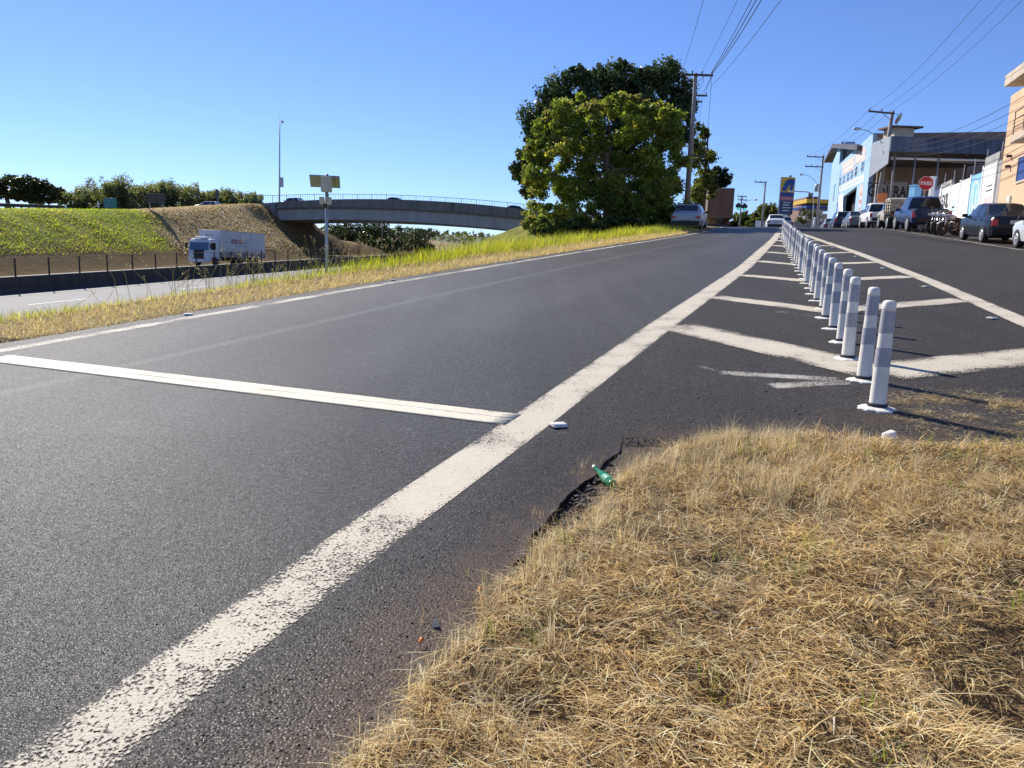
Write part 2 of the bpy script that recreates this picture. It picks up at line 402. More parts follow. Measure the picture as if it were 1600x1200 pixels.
_CR = [(.012, .0118, .0118), (.037, .036, .035), (.082, .080, .077), (.19, .184, .175), (.42, .40, .37)]
_CO = [(.012, .0112, .0108), (.034, .031, .0295), (.066, .060, .056), (.125, .113, .103), (.27, .245, .22)]
M['asphalt_ramp'] = asphalt('asphalt_ramp', _CR, _CO, 150, 105, .52, .5, True)
M['asphalt_old'] = asphalt('asphalt_old', _CO, None, 105, 105, .68, 2.6)
M['asphalt_highway'] = pm('asphalt_highway', (.145, .145, .15), .8, .12, .4, bumps=.15, bscale=30)

def sheet(name, ys, left, right, ncol, zfun, mat, parent=None, kind='structure', latref=None, thick=0.0, edge=None):
    T_ = np.linspace(0, 1, ncol); Yg = np.repeat(ys[:, None], ncol, 1)
    L = left(ys)[:, None]; Rr = right(ys)[:, None]; Xg = L*(1-T_)+Rr*T_
    if edge is not None: Xg[:, -1] += edge(ys)
    Zg = zfun(Xg, Yg)
    at_ = {'lat': (Xg-L)*.92, 'shoulder': np.clip((Xg-tl(Yg)-tw(Yg)*.8)/.15, 0, 1), 'dirt': dirt_of(Xg, Yg)}
    V3 = np.stack([Xg, Yg, Zg], -1).reshape(-1, 3); n = len(ys); ii = np.arange(n*ncol).reshape(n, ncol)
    F4 = np.stack([ii[:-1, :-1], ii[:-1, 1:], ii[1:, 1:], ii[1:, :-1]], -1).reshape(-1, 4)
    if thick:
        vt = V3.reshape(n, ncol, 3)[:, -1].copy(); vb = vt.copy(); vb[:, 2] -= thick; vb[:, 0] -= .012; off = len(V3)
        V3 = np.vstack([V3, vt, vb]); k = np.arange(n)
        F4 = np.vstack([F4, np.stack([off+k[:-1], off+n+k[:-1], off+n+k[1:], off+k[1:]], -1)])
        at_ = {a: np.concatenate([q.ravel(), q[:, -1].ravel(), q[:, -1].ravel()]) for a, q in at_.items()}
    o = link_mesh(name, np_mesh(name, V3, F4, attrs=at_), mat, parent, True)
    if parent is None: tag(o, kind=kind)
    return o
def dirt_of(x, y):
    out = np.zeros(np.shape(x)); nr = (np.abs(x) < 14) & (y < 9) & (y > -6)
    if nr.any():
        sd = poly_sd(PATCH, x[nr], y[nr]); out[nr] = np.clip(1.0-(-sd)/.65, 0, 1)*1.05
        out[nr] = np.maximum(out[nr], .75*np.exp(-((x[nr]-2.6)**2/.8+(y[nr]-4.95)**2/.18)))
    dl = (x-(xe(y)-.42)); out = np.maximum(out, .55*np.clip(1-dl/.35, 0, 1))
    return out
def street_cut(x, y):
    out = np.zeros(np.shape(x)); nr = (np.abs(x) < 14) & (y < 6) & (y > -6)
    out[nr] = sstep(.22, .5, poly_sd(PATCH, x[nr], y[nr])); return out
def rows(lo, hi): return np.array([y for y in gy_road if lo <= y <= hi])
gy_road = graded(3.0, -30, 240, .05, 3.5, .03)
rise_edge = lambda y: np.interp(y, [0, 3.6, 4.6], [1, 1, 0])
def ramp_right(y): return tl(y)+tw(y)+np.interp(y, [-20, 1.8, 2.4, 3.2, 4.3, 4.75, 4.95, 40], [.55, .62, .66, .50, .60, .50, .02, .02])
ramp_road = sheet('ramp_road', rows(-28, 220), lambda y: xe(y)-.42+.06*(fnoise(y, y*0, 2.2, 1)-.5), ramp_right, 46,
                  lambda x, y: surf(x, y)+.008, M['asphalt_ramp'], thick=.07, edge=lambda y: rise_edge(y)*.16*(fnoise(y, y*0+3, 3.5, 2)-.5)+rise_edge(y)*.05*(vnoise(y, y*0, 17, 5)-.5))
street_road = sheet('street_road', rows(-28, 220), lambda y: tl(y)+tw(y)*.5, lambda y: kerbx(y), 90,
                    lambda x, y: surf(x, y)+.0076-.035*rise_edge(y)*sstep(.9, 0, x-ramp_right(y))-.3*street_cut(x, y), M['asphalt_old'])
# highway: two carriageways
uh = np.concatenate([np.arange(-75, 130, 3.), np.arange(130, 420, 12.)])
def hw_sheet(name, v0, v1, dz, mat, parent=None, u=uh, n=6):
    vv = np.linspace(v0, v1, n); Ug, Vg = np.meshgrid(u, vv, indexing='ij')
    Pg = HA+HD*Ug[..., None]+HN*Vg[..., None]; V3 = np.concatenate([Pg, (hz(Ug)+dz)[..., None]], -1).reshape(-1, 3)
    ii = np.arange(len(u)*n).reshape(len(u), n); F4 = np.stack([ii[:-1, :-1], ii[1:, :-1], ii[1:, 1:], ii[:-1, 1:]], -1).reshape(-1, 4)
    o = link_mesh(name, np_mesh(name, V3, F4), mat, parent)
    if parent is None: tag(o, kind='structure')
    return o
hwy = hw_sheet('highway_road', -12.6, 11.6, .0, M['asphalt_highway'])

# ------------------------------------------------------------------ painted markings
def paint(name, wear, col=(.56, .505, .40), scale=22., alpha0=.5):
    m, nt, b, out = new_mat(name); co = worldco(nt)
    n1 = tex_noise(nt, co, scale, 5, .65); n2 = tex_noise(nt, co, 2.2, 3); g = N(nt, 'ShaderNodeTexVoronoi'); g.inputs['Scale'].default_value = 95; nt.links.new(co, g.inputs['Vector'])
    c = ramp(nt, n1, [(.25, tuple(k*.80 for k in col)), (.7, col)])
    c = mixc(nt, mapr(nt, n2, .45, .75, 0, .3), c, (.42, .36, .30))
    nt.links.new(c, b.inputs['Base Color']); b.inputs['Roughness'].default_value = .75
    bump(nt, b, mth(nt, 'ADD', mth(nt, 'MULTIPLY', g.outputs['Distance'], -1.0), n1), .5, .0025)
    n3 = tex_noise(nt, co, 85, 4, .7)
    w = mth(nt, 'ADD', mth(nt, 'MULTIPLY', n1, .22), mth(nt, 'ADD', mth(nt, 'MULTIPLY', n2, .30), mth(nt, 'ADD', mth(nt, 'MULTIPLY', n3, .55), mth(nt, 'MULTIPLY', g.outputs['Distance'], .12))))
    holes = mapr(nt, mth(nt, 'ADD', w, attr(nt, 'fray')), 1.0-wear-.035, 1.0-wear+.035)
    tr = N(nt, 'ShaderNodeBsdfTransparent'); mx = N(nt, 'ShaderNodeMixShader')
    nt.links.new(holes, mx.inputs[0]); nt.links.new(b.outputs[0], mx.inputs[1]); nt.links.new(tr.outputs[0], mx.inputs[2]); nt.links.new(mx.outputs[0], out.inputs[0])
    return m
M['paint'] = paint('paint_white', .315); M['paint_worn'] = paint('paint_worn', .375, (.50, .465, .40)); M['paint_ghost'] = paint('paint_ghost', .475, (.38, .36, .33)); M['paint_faded'] = paint('paint_faded', .375, (.45, .42, .37)); M['paint_new'] = paint('paint_new', .24, (.68, .63, .50))
def strip(name, ys, cfun, wfun, dz, mat, parent, ncol=7):
    T_ = np.linspace(0, 1, ncol); w = np.broadcast_to(wfun(ys), ys.shape)[:, None]; Xg = cfun(ys)[:, None]+w*T_; Yg = np.repeat(ys[:, None], ncol, 1)
    fr = np.abs(T_-.5)*2; fray = np.repeat((fr**10*.07)[None], len(ys), 0)+.05*np.clip((3.5-ys)/1.0, 0, 1)[:, None]
    V3 = np.stack([Xg, Yg, surf(Xg, Yg)+dz], -1).reshape(-1, 3); n = len(ys); ii = np.arange(n*ncol).reshape(n, ncol)
    F4 = np.stack([ii[:-1, :-1], ii[:-1, 1:], ii[1:, 1:], ii[1:, :-1]], -1).reshape(-1, 4)
    return link_mesh(name, np_mesh(name, V3, F4, attrs={'fray': fray}), mat, parent)
def bar(name, a, b_, w, dz, mat, parent, n=14, hgt=0.0):
    """straight painted bar from a to b, width w across"""
    a = np.array(a); b_ = np.array(b_); d = b_-a; L = np.hypot(*d); d /= L; q = np.array([-d[1], d[0]]); nc = 5
    S_, T_ = np.meshgrid(np.linspace(0, 1, n), np.linspace(-.5, .5, nc), indexing='ij')
    XY = a+d*(S_*L)[..., None]+q*(T_*w)[..., None]; Zg = surf(XY[..., 0], XY[..., 1])+dz
    fray = np.maximum((np.abs(T_)*2)**6, (np.abs(S_-.5)*2)**14)*.12
    V3 = np.concatenate([XY, Zg[..., None]], -1).reshape(-1, 3); ii = np.arange(n*nc).reshape(n, nc)
    F4 = np.stack([ii[:-1, :-1], ii[1:, :-1], ii[1:, 1:], ii[:-1, 1:]], -1).reshape(-1, 4)
    o = link_mesh(name, np_mesh(name, V3, F4, attrs={'fray': fray}), mat, parent)
    if hgt:
        s_ = o.modifiers.new('thickness', 'SOLIDIFY'); s_.thickness = hgt; s_.offset = -1
    return o
strip('edge_line', rows(-25, 90), lambda y: xe(y)-.12, lambda y: np.full(y.shape, .23), .0108, M['paint_worn'], ramp_road, 5)
strip('wide_line', rows(-20, 44.5), tl, tw, .0108, M['paint'], ramp_road)
strip('lane_line', rows(44.5, 90), tl, lambda y: np.full(y.shape, .15), .0108, M['paint'], ramp_road)
strip('street_line', rows(-20, 44.6), gr, lambda y: np.interp(y, [8, 20, 44], [.30, .30, .26]), .012, M['paint'], street_road)
strip('parking_line', rows(6, 80), lambda y: parkx(y)-.06, lambda y: np.full(y.shape, .12), .012, M['paint_worn'], street_road, 4)
for nm, off, w in (('crossing_line', .068, .138), ('crossing_line', -.068, .142)):
    a = np.array((-4.76, 6.98)); b_ = np.array((.02, 4.94)); q = np.array((.393, .920))*off
    bar(nm, a+q, b_+q, w, .0125 if off > 0 else .0135, M['paint_new'], ramp_road, 40, .004)
def bolx(y): return 2.54+.313*(y-5.26)
apex = [6.45, 10.3, 14.4, 18.4, 22.5, 26.6, 30.6, 34.6, 38.4]
for i, ya in enumerate(apex):
    A = np.array((bolx(ya) + (.18 if i == 0 else .05), ya)); k = 1-i/11
    yl = [9.0, 11.9, 15.7, 19.7, 23.6, 27.6, 31.5, 35.4, 39][i]; yr = ya+[.95, 1.25, 1.0, .9, .9, .8, .7, .6, .5][i]
    Lp = np.array((tl(yl)+tw(yl)-.02, yl)); Rp = np.array((gr(yr)+.03, yr)); w = .62 if i == 0 else .48
    bar('chevron_bar', Lp, A+(A-Lp)*.03, w, .0145, M['paint'], street_road); bar('chevron_bar', A+(A-Rp)*.02, Rp, w, .0155, M['paint'], street_road)
    go_ = np.array((-.05, -1.05)); L2 = Lp*.75+A*.25+go_*1.15
    if i: bar('faded_chevron', L2+np.array((.12, 0)), A+go_*.75+np.array((-.18, .2)), .30, .0105, M['paint_ghost'], street_road)
    else: bar('faded_chevron', (1.72, 6.42), (2.68, 6.14), .22, .0105, M['paint_faded'], street_road); bar('faded_chevron', (1.60, 6.72), (2.0, 6.02), .12, .0115, M['paint_ghost'], street_road); bar('faded_chevron', (2.0, 5.92), (2.72, 6.06), .22, .0125, M['paint_faded'], street_road)
# highway lines
M['paint_hw'] = pm('paint_highway', (.7, .7, .68), .7, .1)
hw_sheet('edge_line', -1.25, -1.1, .008, M['paint_hw'], hwy, n=2); hw_sheet('edge_line', -10.3, -10.15, .008, M['paint_hw'], hwy, n=2)
hw_sheet('edge_line', 9.9, 10.05, .008, M['paint_hw'], hwy, n=2)
for k in range(12):
    u0 = -40+k*12; hw_sheet('lane_dash', -5.8, -5.66, .008, M['paint_hw'], hwy, u=np.array([u0, u0+4.]), n=2); hw_sheet('lane_dash', 5.6, 5.74, .008, M['paint_hw'], hwy, u=np.array([u0, u0+4.]), n=2)
# pavement on the far side of the street
M['pavement'] = pm('pavement_concrete', (.34, .32, .29), .9, .2, 1.5, bumps=.3, bscale=12); M['kerb'] = pm('kerb_concrete', (.42, .40, .37), .85, .2, 3)
ysp = rows(3, 130)
def slab(name, lf, rt, dz, mat):
    Lx = lf(ysp); Rx = rt(ysp); zz = surf(Lx, ysp)+dz; zr = surf(Rx, ysp)+dz+.02; zb = surf(Lx, ysp)-.12
    V3 = np.concatenate([np.stack([Lx, ysp, zb], -1), np.stack([Lx, ysp, zz], -1), np.stack([Rx, ysp, zr], -1)]); n = len(ysp); k = np.arange(n-1)
    F4 = np.vstack([np.stack([k, k+n, k+n+1, k+1], -1), np.stack([k+n, k+2*n, k+2*n+1, k+n+1], -1)])
    return tag(link_mesh(name, np_mesh(name, V3, F4), mat), kind='structure')
slab('kerb', lambda y: kerbx(y)-.02, lambda y: kerbx(y)+.13, .14, M['kerb']); slab('pavement', lambda y: kerbx(y)+.13, lambda y: kerbx(y)+3.4, .135, M['pavement'])
# ------------------------------------------------------------------ shared materials for made things
M['concrete'] = pm('concrete', (.33, .32, .30), .88, .16, .9, bumps=.25, bscale=8, dirt=((.10, .09, .08), .6), streak=True)
M['concrete_dark'] = pm('concrete_dark', (.20, .20, .20), .9, .2, .8, bumps=.25, bscale=8, dirt=((.06, .06, .06), .5), streak=True)
M['pole_concrete'] = pm('pole_concrete', (.30, .27, .245), .9, .18, 3, bumps=.2, bscale=20, dirt=((.14, .12, .11), .5), streak=True)
M['galv'] = pm('galvanised_steel', (.42, .43, .44), .5, .12, 6, metal=.55)
M['dark_steel'] = pm('dark_steel', (.05, .048, .046), .55, .25, 8, metal=.3)
M['rust'] = pm('rusty_steel', (.16, .085, .055), .8, .35, 6, dirt=((.06, .035, .025), .6))
M['wood_dark'] = pm('weathered_crossarm', (.10, .085, .08), .85, .25, 5)
M['porcelain'] = pm('insulator_porcelain', (.10, .06, .05), .25, .2, 8)
M['rubber'] = pm('tyre_rubber', (.022, .022, .023), .85, .25, 9)
M['wheel_alloy'] = pm('wheel_silver', (.50, .51, .52), .35, .1, 9, metal=.6)
M['black_plastic'] = pm('black_plastic', (.022, .022, .024), .55, .2, 7)
M['chrome'] = pm('chrome', (.7, .7, .7), .2, .05, 5, metal=1.0)
M['glass'] = pm('tinted_glass', (.016, .019, .024), .06, .25, 1.3, spec=.8)
M['glass_light'] = pm('clear_glass_blue', (.06, .12, .19), .06, .3, 1.3, spec=.8)
M['red_lens'] = pm('red_lens', (.45, .02, .025), .2, .15, 8); M['white_lens'] = pm('white_lens', (.75, .76, .78), .15, .1, 8); M['amber_lens'] = pm('amber_lens', (.7, .25, .03), .25, .1, 8)
M['plate'] = pm('number_plate', (.50, .51, .53), .5, .15, 20)
def car_paint(name, col, metal=.35): 
    return pm(name, col, .38, .07, 2.2, metal=metal*.6, coat=.22, spec=.35, dirt=((.20, .17, .14), .03))
M['p_black'] = pm('car_paint_black', (.009, .011, .018), .22, .1, 2.2, spec=.28); M['p_navy'] = pm('car_paint_navy', (.018, .04, .115), .25, .1, 2.2, spec=.3); M['p_silver'] = car_paint('car_paint_silver', (.36, .39, .45)); M['p_lsilver'] = car_paint('car_paint_pale_silver', (.60, .64, .66)); M['p_white'] = car_paint('car_paint_white', (.78, .79, .80), 0); M['p_beige'] = car_paint('car_paint_beige', (.50, .45, .36), 0); M['p_grey'] = car_paint('car_paint_grey', (.13, .14, .16)); M['p_dkblue'] = car_paint('car_paint_dark_blue', (.03, .045, .09))

# ------------------------------------------------------------------ vehicles
def smooth_interp(xs, vals, x):
    """monotone-ish smooth interpolation through key stations"""
    return np.interp(x, xs, vals)
class CarShell:
    """body loft: key stations (x, half width, sill z, belt z, roof z, roof half width)"""
    def __init__(s, st, nst=56):
        st = np.array(st, dtype=float); s.st = st
        s.x = np.unique(np.concatenate([np.linspace(st[0, 0], st[-1, 0], nst), st[:, 0]]))
    def sec(s, x):
        st = s.st; return [np.interp(x, st[:, 0], st[:, k]) for k in range(1, 6)]
    def ring(s, x):
        w, z0, zb, zr, wr = s.sec(x); h = zb-z0
        return [(0, z0), (w*.86, z0), (w*.955, z0+.07*h), (w*.985, z0+.22*h), (w*1.0, z0+.55*h), (w*.985, z0+.80*h), (w*.955, zb-.015), (w*.94, zb), (wr+(w*.94-wr)*.5, zb+(zr-zb)*.5), (wr+.02*w, zr-.10*(zr-zb)-.012), (wr*.93, zr-.004), (wr*.5, zr+.012), (0, zr+.016)]
    def side(s, x, t):
        w, z0, zb, zr, wr = s.sec(x); y0, za = w*.94, zb; y1, z1 = wr+.02*w, zr-.10*(zr-zb)-.012
        return y0+(y1-y0)*t, za+(z1-za)*t
    def top(s, x, k):
        w, z0, zb, zr, wr = s.sec(x); return wr*k, zr+.016-.02*k*k
    def body(s, name, mat, parent):
        mb = MB(); rings = []
        for x in s.x:
            r = s.ring(x); full = [(x, y, z) for y, z in r] + [(x, -y, z) for y, z in r[-2:0:-1]]; rings.append(full)
        n = len(rings[0]); vs = [p for r in rings for p in r]
        fs = [(i*n+j, i*n+(j+1) % n, (i+1)*n+(j+1) % n, (i+1)*n+j) for i in range(len(rings)-1) for j in range(n)]
        fs += [tuple(range(n-1, -1, -1)), tuple((len(rings)-1)*n+j for j in range(n))]
        mb.add(vs, fs); o = mb.build(name, mat, parent, True)
        e = o.modifiers.new('edges', 'EDGE_SPLIT'); e.split_angle = math.radians(38)
        return o
    def side_patch(s, xa0, xa1, xb0, xb1, t0, t1, sgn, off=.007, n=8):
        """window between belt xs (xa) and roof xs (xb)"""
        mb = MB(); vs = []
        for j in range(4):
            t = t0+(t1-t0)*j/3
            for i in range(n):
                u = i/(n-1); x = (xa0+(xa1-xa0)*u)*(1-t)+(xb0+(xb1-xb0)*u)*t; y, z = s.side(x, t); vs.append((x, sgn*(y+off), z+off*.3))
        mb.add(vs, [(j*n+i, j*n+i+1, (j+1)*n+i+1, (j+1)*n+i) for j in range(3) for i in range(n-1)]); return mb
    def top_patch(s, x0, x1, k0, k1, off=.008, n=7, dx=0.0):
        """windscreen / rear window between two stations"""
        mb = MB(); vs = []
        for j in range(6):
            u = j/5; x = x0+(x1-x0)*u; kk = k0+(k1-k0)*u
            for i in range(n):
                q = -1+2*i/(n-1); y, z = s.top(x, abs(q)*kk); vs.append((x+dx, math.copysign(y, q) if q else 0, z+off))
        mb.add(vs, [(j*n+i, j*n+i+1, (j+1)*n+i+1, (j+1)*n+i) for j in range(5) for i in range(n-1)]); return mb
def wheel(parent, x, y, r, w, rim=None, spokes=5):
    s = 1 if y > 0 else -1
    t = MB().lathe([(r*.62, -w/2), (r*.93, -w/2), (r, -w*.36), (r, w*.36), (r*.93, w/2), (r*.62, w/2)], 26, axis='Y')
    o = t.build('wheel', M['rubber'], parent, True); o.location = (x, y, r); 
    e = o.modifiers.new('edges', 'EDGE_SPLIT'); e.split_angle = math.radians(35)
    d = MB().lathe([(r*.64, -.02), (r*.66, w*.505), (r*.62, w*.55), (r*.56, w*.51), (r*.2, w*.51), (r*.14, w*.57), (.001, w*.57)] if s > 0 else [(.001, -w*.57), (r*.14, -w*.57), (r*.2, -w*.51), (r*.56, -w*.51), (r*.62, -w*.55), (r*.66, -w*.505), (r*.64, .02)], 22, axis='Y')
    for k in range(spokes):
        a = 2*math.pi*k/spokes; d.box((math.sin(a)*r*.36, s*w*.52, math.cos(a)*r*.36), (r*.14, .02, r*.5), ry=a)
    d.build('rim', rim or M['wheel_alloy'], o)
    return o
def arch(parent, x, y, r, mat=None):
    s = 1 if y > 0 else -1; mb = MB(); n = 14; vs = []
    for i in range(n+1):
        a = math.pi*(-.06+1.12*i/n)
        for rr in (r*.2, r*1.14): vs.append((x+math.cos(a)*rr, y, r+math.sin(a)*rr))
    mb.add(vs, [(2*i, 2*i+1, 2*i+3, 2*i+2) for i in range(n)])
    return mb.build('wheel_arch', mat or M['black_plastic'], parent)

def make_car(name, label, kind, paint_, loc, heading, group=None, slope=True, z=None):
    """heading: angle of the nose from +X"""
    t = thing(name, label, 'car', loc, heading, group)
    W = .83
    if kind == 'sedan':
        st = [(-2.10, .60, .36, .62, .70, .50), (-2.06, .74, .27, .80, .92, .60), (-1.95, .80, .22, .86, .99, .66), (-1.45, .83, .20, .90, 1.03, .68), (-1.30, .83, .20, .91, 1.06, .66), (-.72, .83, .20, .92, 1.39, .57), (.0, .84, .19, .92, 1.43, .58), (.45, .84, .19, .91, 1.38, .57), (1.12, .83, .20, .89, .99, .66), (1.70, .81, .20, .82, .88, .64), (2.0, .74, .22, .68, .76, .58), (2.10, .58, .30, .58, .64, .5)]
        wx = (-1.28, 1.24); r = .29; side_w = [(-1.05, -.30, -.70, -.30, .06, .93), (-.24, .98, -.24, .44, .06, .93)]; rear = (-1.36, -.76, .96, .96); front = (1.07, .48, .97, .97)
        lamps_z = .74; tail = (.13, .24)
    elif kind == 'hatch':
        st = [(-1.92, .66, .34, .60, .68, .56), (-1.88, .77, .26, .80, .90, .63), (-1.80, .80, .22, .88, .95, .66), (-1.66, .81, .20, .90, 1.02, .64), (-1.18, .81, .20, .92, 1.36, .57), (-.9, .82, .19, .92, 1.40, .58), (.30, .82, .19, .90, 1.37, .58), (1.0, .81, .20, .88, .97, .66), (1.65, .79, .20, .80, .85, .64), (1.88, .70, .24, .66, .72, .56), (1.92, .55, .3, .56, .6, .5)]
        wx = (-1.22, 1.18); r = .28; side_w = [(-1.36, -.62, -1.05, -.58, .06, .93), (-.54, .86, -.50, .30, .06, .93)]; rear = (-1.64, -1.22, .95, .95); front = (.95, .34, .97, .97)
        lamps_z = .70; tail = (.26, .15)
    elif kind == 'suv':
        st = [(-2.15, .72, .40, .70, .86, .60), (-2.10, .84, .34, .95, 1.08, .70), (-2.0, .88, .32, 1.02, 1.32, .66), (-1.75, .89, .30, 1.04, 1.62, .62), (-1.3, .90, .30, 1.04, 1.68, .64), (.25, .90, .30, 1.02, 1.66, .64), (.95, .90, .30, 1.0, 1.10, .72), (1.75, .88, .32, .94, 1.0, .70), (2.05, .80, .36, .80, .88, .64), (2.15, .62, .42, .66, .72, .5)]
        wx = (-1.32, 1.32); r = .36; side_w = [(-1.80, -1.05, -1.62, -1.05, .08, .92), (-.98, -.14, -.98, -.14, .08, .92), (-.06, .86, -.06, .30, .08, .92)]; rear = (-2.02, -1.80, .94, .94); front = (.92, .30, .97, .97)
        lamps_z = .92; tail = (.14, .34)
    elif kind == 'pickup':
        st = [(-2.60, .80, .50, .86, 1.06, .78), (-2.55, .90, .44, .98, 1.10, .82), (-1.15, .91, .42, 1.0, 1.12, .82), (-1.05, .91, .42, 1.02, 1.18, .80), (-.88, .91, .42, 1.06, 1.72, .64), (-.5, .91, .42, 1.06, 1.78, .66), (.45, .91, .42, 1.04, 1.76, .66), (1.1, .90, .42, 1.02, 1.16, .74), (2.1, .88, .44, .98, 1.04, .74), (2.45, .80, .5, .86, .92, .66), (2.55, .6, .55, .7, .76, .5)]
        wx = (-1.55, 1.60); r = .39; side_w = [(-.86, -.10, -.78, -.10, .08, .92), (-.02, 1.0, -.02, .42, .08, .92)]; rear = (-1.06, -.90, .92, .92); front = (1.06, .48, .97, .97)
        lamps_z = .88; tail = (.12, .30)
    sh = CarShell(st); body = sh.body('body', paint_, t)
    L0, L1 = st[0][0], st[-1][0]
    for sg in (1, -1):
        for a in side_w: sh.side_patch(*a, sg).build('side_window', M['glass'], t)
    sh.top_patch(*rear).build('rear_window', M['glass'], t); sh.top_patch(*front).build('windscreen', M['glass_light'] if kind == 'hatch' else M['glass'], t)
    for x in wx:
        w_at = float(sh.sec(x)[0])
        for sg in (1, -1):
            arch(t, x, sg*(w_at*1.0+.004), r); wheel(t, x, sg*(w_at-.085), r, .20)
    # lamps, bumpers, plate, mirrors, handles
    wb = float(np.interp(L0+.05, sh.st[:, 0], sh.st[:, 1])); wf = float(np.interp(L1-.06, sh.st[:, 0], sh.st[:, 1]))
    zr_ = lamps_z
    for sg in (1, -1):
        MB().box((L0+.055, sg*(wb-.03-tail[0]*.4), zr_), (.10, tail[0]+.06, tail[1]), ry=.08).build('tail_light', M['red_lens'], t, bevel=.02)
        MB().box((L1-.12, sg*(wf-.10), zr_-.08), (.16, .26, .14), rz=sg*.35).build('headlight', M['white_lens'], t, bevel=.03)
        mx = front[0]-.12; y_, z_ = sh.side(mx, .1); MB().box((mx, sg*(y_+.10), z_+.05), (.10, .20, .13)).build('wing_mirror', paint_ if kind != 'hatch' else M['black_plastic'], t, bevel=.03)
        for a in side_w[:2]:
            hx = (a[0]+.10); w_ = float(sh.sec(hx)[0]); zb_ = float(sh.sec(hx)[2])
            MB().box((hx, sg*(w_*.99+.008), zb_-.10), (.18, .03, .03)).build('door_handle', M['black_plastic'] if kind != 'hatch' else paint_, t)
    z0 = sh.st[2][2]
    MB().box((L0+.04, 0, z0+.19), (.16, 1.50, .24)).build('rear_bumper', M['black_plastic'] if kind in ('hatch', 'pickup', 'suv') else paint_, t, bevel=.04)
    MB().box((L1-.06, 0, z0+.17), (.18, 1.36, .22)).build('front_bumper', M['black_plastic'] if kind in ('hatch', 'pickup') else paint_, t, bevel=.05)
    MB().box((L0-.028, 0, zr_+(.02 if kind != 'hatch' else 0)), (.02, .40, .13)).build('number_plate', M['plate'], t)
    if kind in ('hatch', 'sedan', 'suv'):
        MB().box((rear[0]+.16, .12, float(sh.top(rear[0]+.16, .1)[1])+.02), (.42, .02, .02), ry=-.8 if kind != 'sedan' else -.55).build('rear_wiper', M['black_plastic'], t)
    if kind == 'pickup':
        MB().box((-1.85, 0, 1.13), (1.36, 1.46, .05)).build('bed_cover', M['black_plastic'], t, bevel=.02)
    MB().box((0, 0, z0+.03), (L1-L0-.9, 1.30, .14)).build('underbody', M['black_plastic'], t)
    return t
def lean_on_slope(o, x, y, heading):
    """sit a vehicle on the road slope"""
    e = .8; zx = (sz(x+e, y)-sz(x-e, y))/(2*e); zy = (sz(x, y+e)-sz(x, y-e))/(2*e)
    n_ = Vector((-zx, -zy, 1)).normalized(); f = Vector((math.cos(heading), math.sin(heading), 0)); f = (f-n_*f.dot(n_)).normalized(); l = n_.cross(f)
    Mx = Matrix(((f.x, l.x, n_.x), (f.y, l.y, n_.y), (f.z, l.z, n_.z))); o.rotation_euler = Mx.to_euler(); o.location = (x, y, sz(x, y)+.006)

# ------------------------------------------------------------------ lettering and flat marks
def text_mesh(s, size, depth=.006, bold=0.0, align='CENTER'):
    cu = bpy.data.curves.new('lettering', 'FONT'); cu.body = s; cu.size = size; cu.extrude = depth; cu.offset = bold; cu.align_x = align; cu.align_y = 'CENTER'; cu.resolution_u = 3
    o = bpy.data.objects.new('lettering_tmp', cu); COL.objects.link(o)
    dg = bpy.context.evaluated_depsgraph_get(); me = bpy.data.meshes.new_from_object(o.evaluated_get(dg)); bpy.data.objects.remove(o); bpy.data.curves.remove(cu)
    me.materials.clear(); return me
def lettering(name, s, size, mat, parent, M4, bold=0.0, sx=1.0, depth=.006):
    me = text_mesh(s, size, depth, bold); me.transform(M4 @ Matrix.Diagonal((sx, 1, 1, 1))); return link_mesh(name, me, mat, parent)
def facing(origin, right, up):
    """matrix placing text's x along right and y along up"""
    r = Vector(right).normalized(); u = Vector(up).normalized(); n_ = r.cross(u)
    return Matrix(((r.x, u.x, n_.x, origin[0]), (r.y, u.y, n_.y, origin[1]), (r.z, u.z, n_.z, origin[2]), (0, 0, 0, 1)))

# ------------------------------------------------------------------ foliage
def leaf_cloud(C, size, tint, droop=0.0, elong=1.9, jit=.25, up=None):
    """one rhombus leaf per centre; C (n,3), size (n,), tint (n,3)"""
    n = len(C); d = rng.normal(size=(n, 3)); d[:, 2] = d[:, 2]*.7-droop; d /= np.linalg.norm(d, axis=1)[:, None]
    q = rng.normal(size=(n, 3)); q -= d*(q*d).sum(1)[:, None]; q /= np.linalg.norm(q, axis=1)[:, None]
    s = (size*(1+jit*rng.normal(size=n)).clip(.4, 2))[:, None]
    a = C-d*s*elong*.5; b = C+q*s*.5+d*s*.1; c = C+d*s*elong*.5; e = C-q*s*.5+d*s*.1
    V = np.stack([a, b, c, e], 1).reshape(-1, 3); Fq = np.arange(4*n).reshape(n, 4)
    return V, Fq, np.repeat(tint, 4, 0)
def blob_points(blobs, n, shell=.55):
    """blobs: (cx,cy,cz,rx,ry,rz); leaves mostly near the surface of clumps"""
    B = np.array(blobs, dtype=float); vol = (B[:, 3]*B[:, 4]*B[:, 5])**.5; k = rng.choice(len(B), n, p=vol/vol.sum())
    d = rng.normal(size=(n, 3)); d /= np.linalg.norm(d, axis=1)[:, None]; r = (shell+(1-shell)*rng.random(n)**.7)[:, None]*(1+.22*rng.normal(size=(n, 1)))
    return B[k, :3]+d*B[k, 3:]*r, k
def tints(n, k, nb, pal, spread=.2, cspread=.25):
    pal = np.array(pal); ci = rng.random(nb); base = pal[(ci*len(pal)).astype(int).clip(0, len(pal)-1)]
    t = base[k]*(1+cspread*(rng.random(nb)[k]-.5)[:, None]*1.6)
    mixk = rng.random(n) < .3; t[mixk] = pal[rng.integers(0, len(pal), mixk.sum())]
    return (t*(1+spread*rng.normal(size=(n, 1)))).clip(.004, .9)
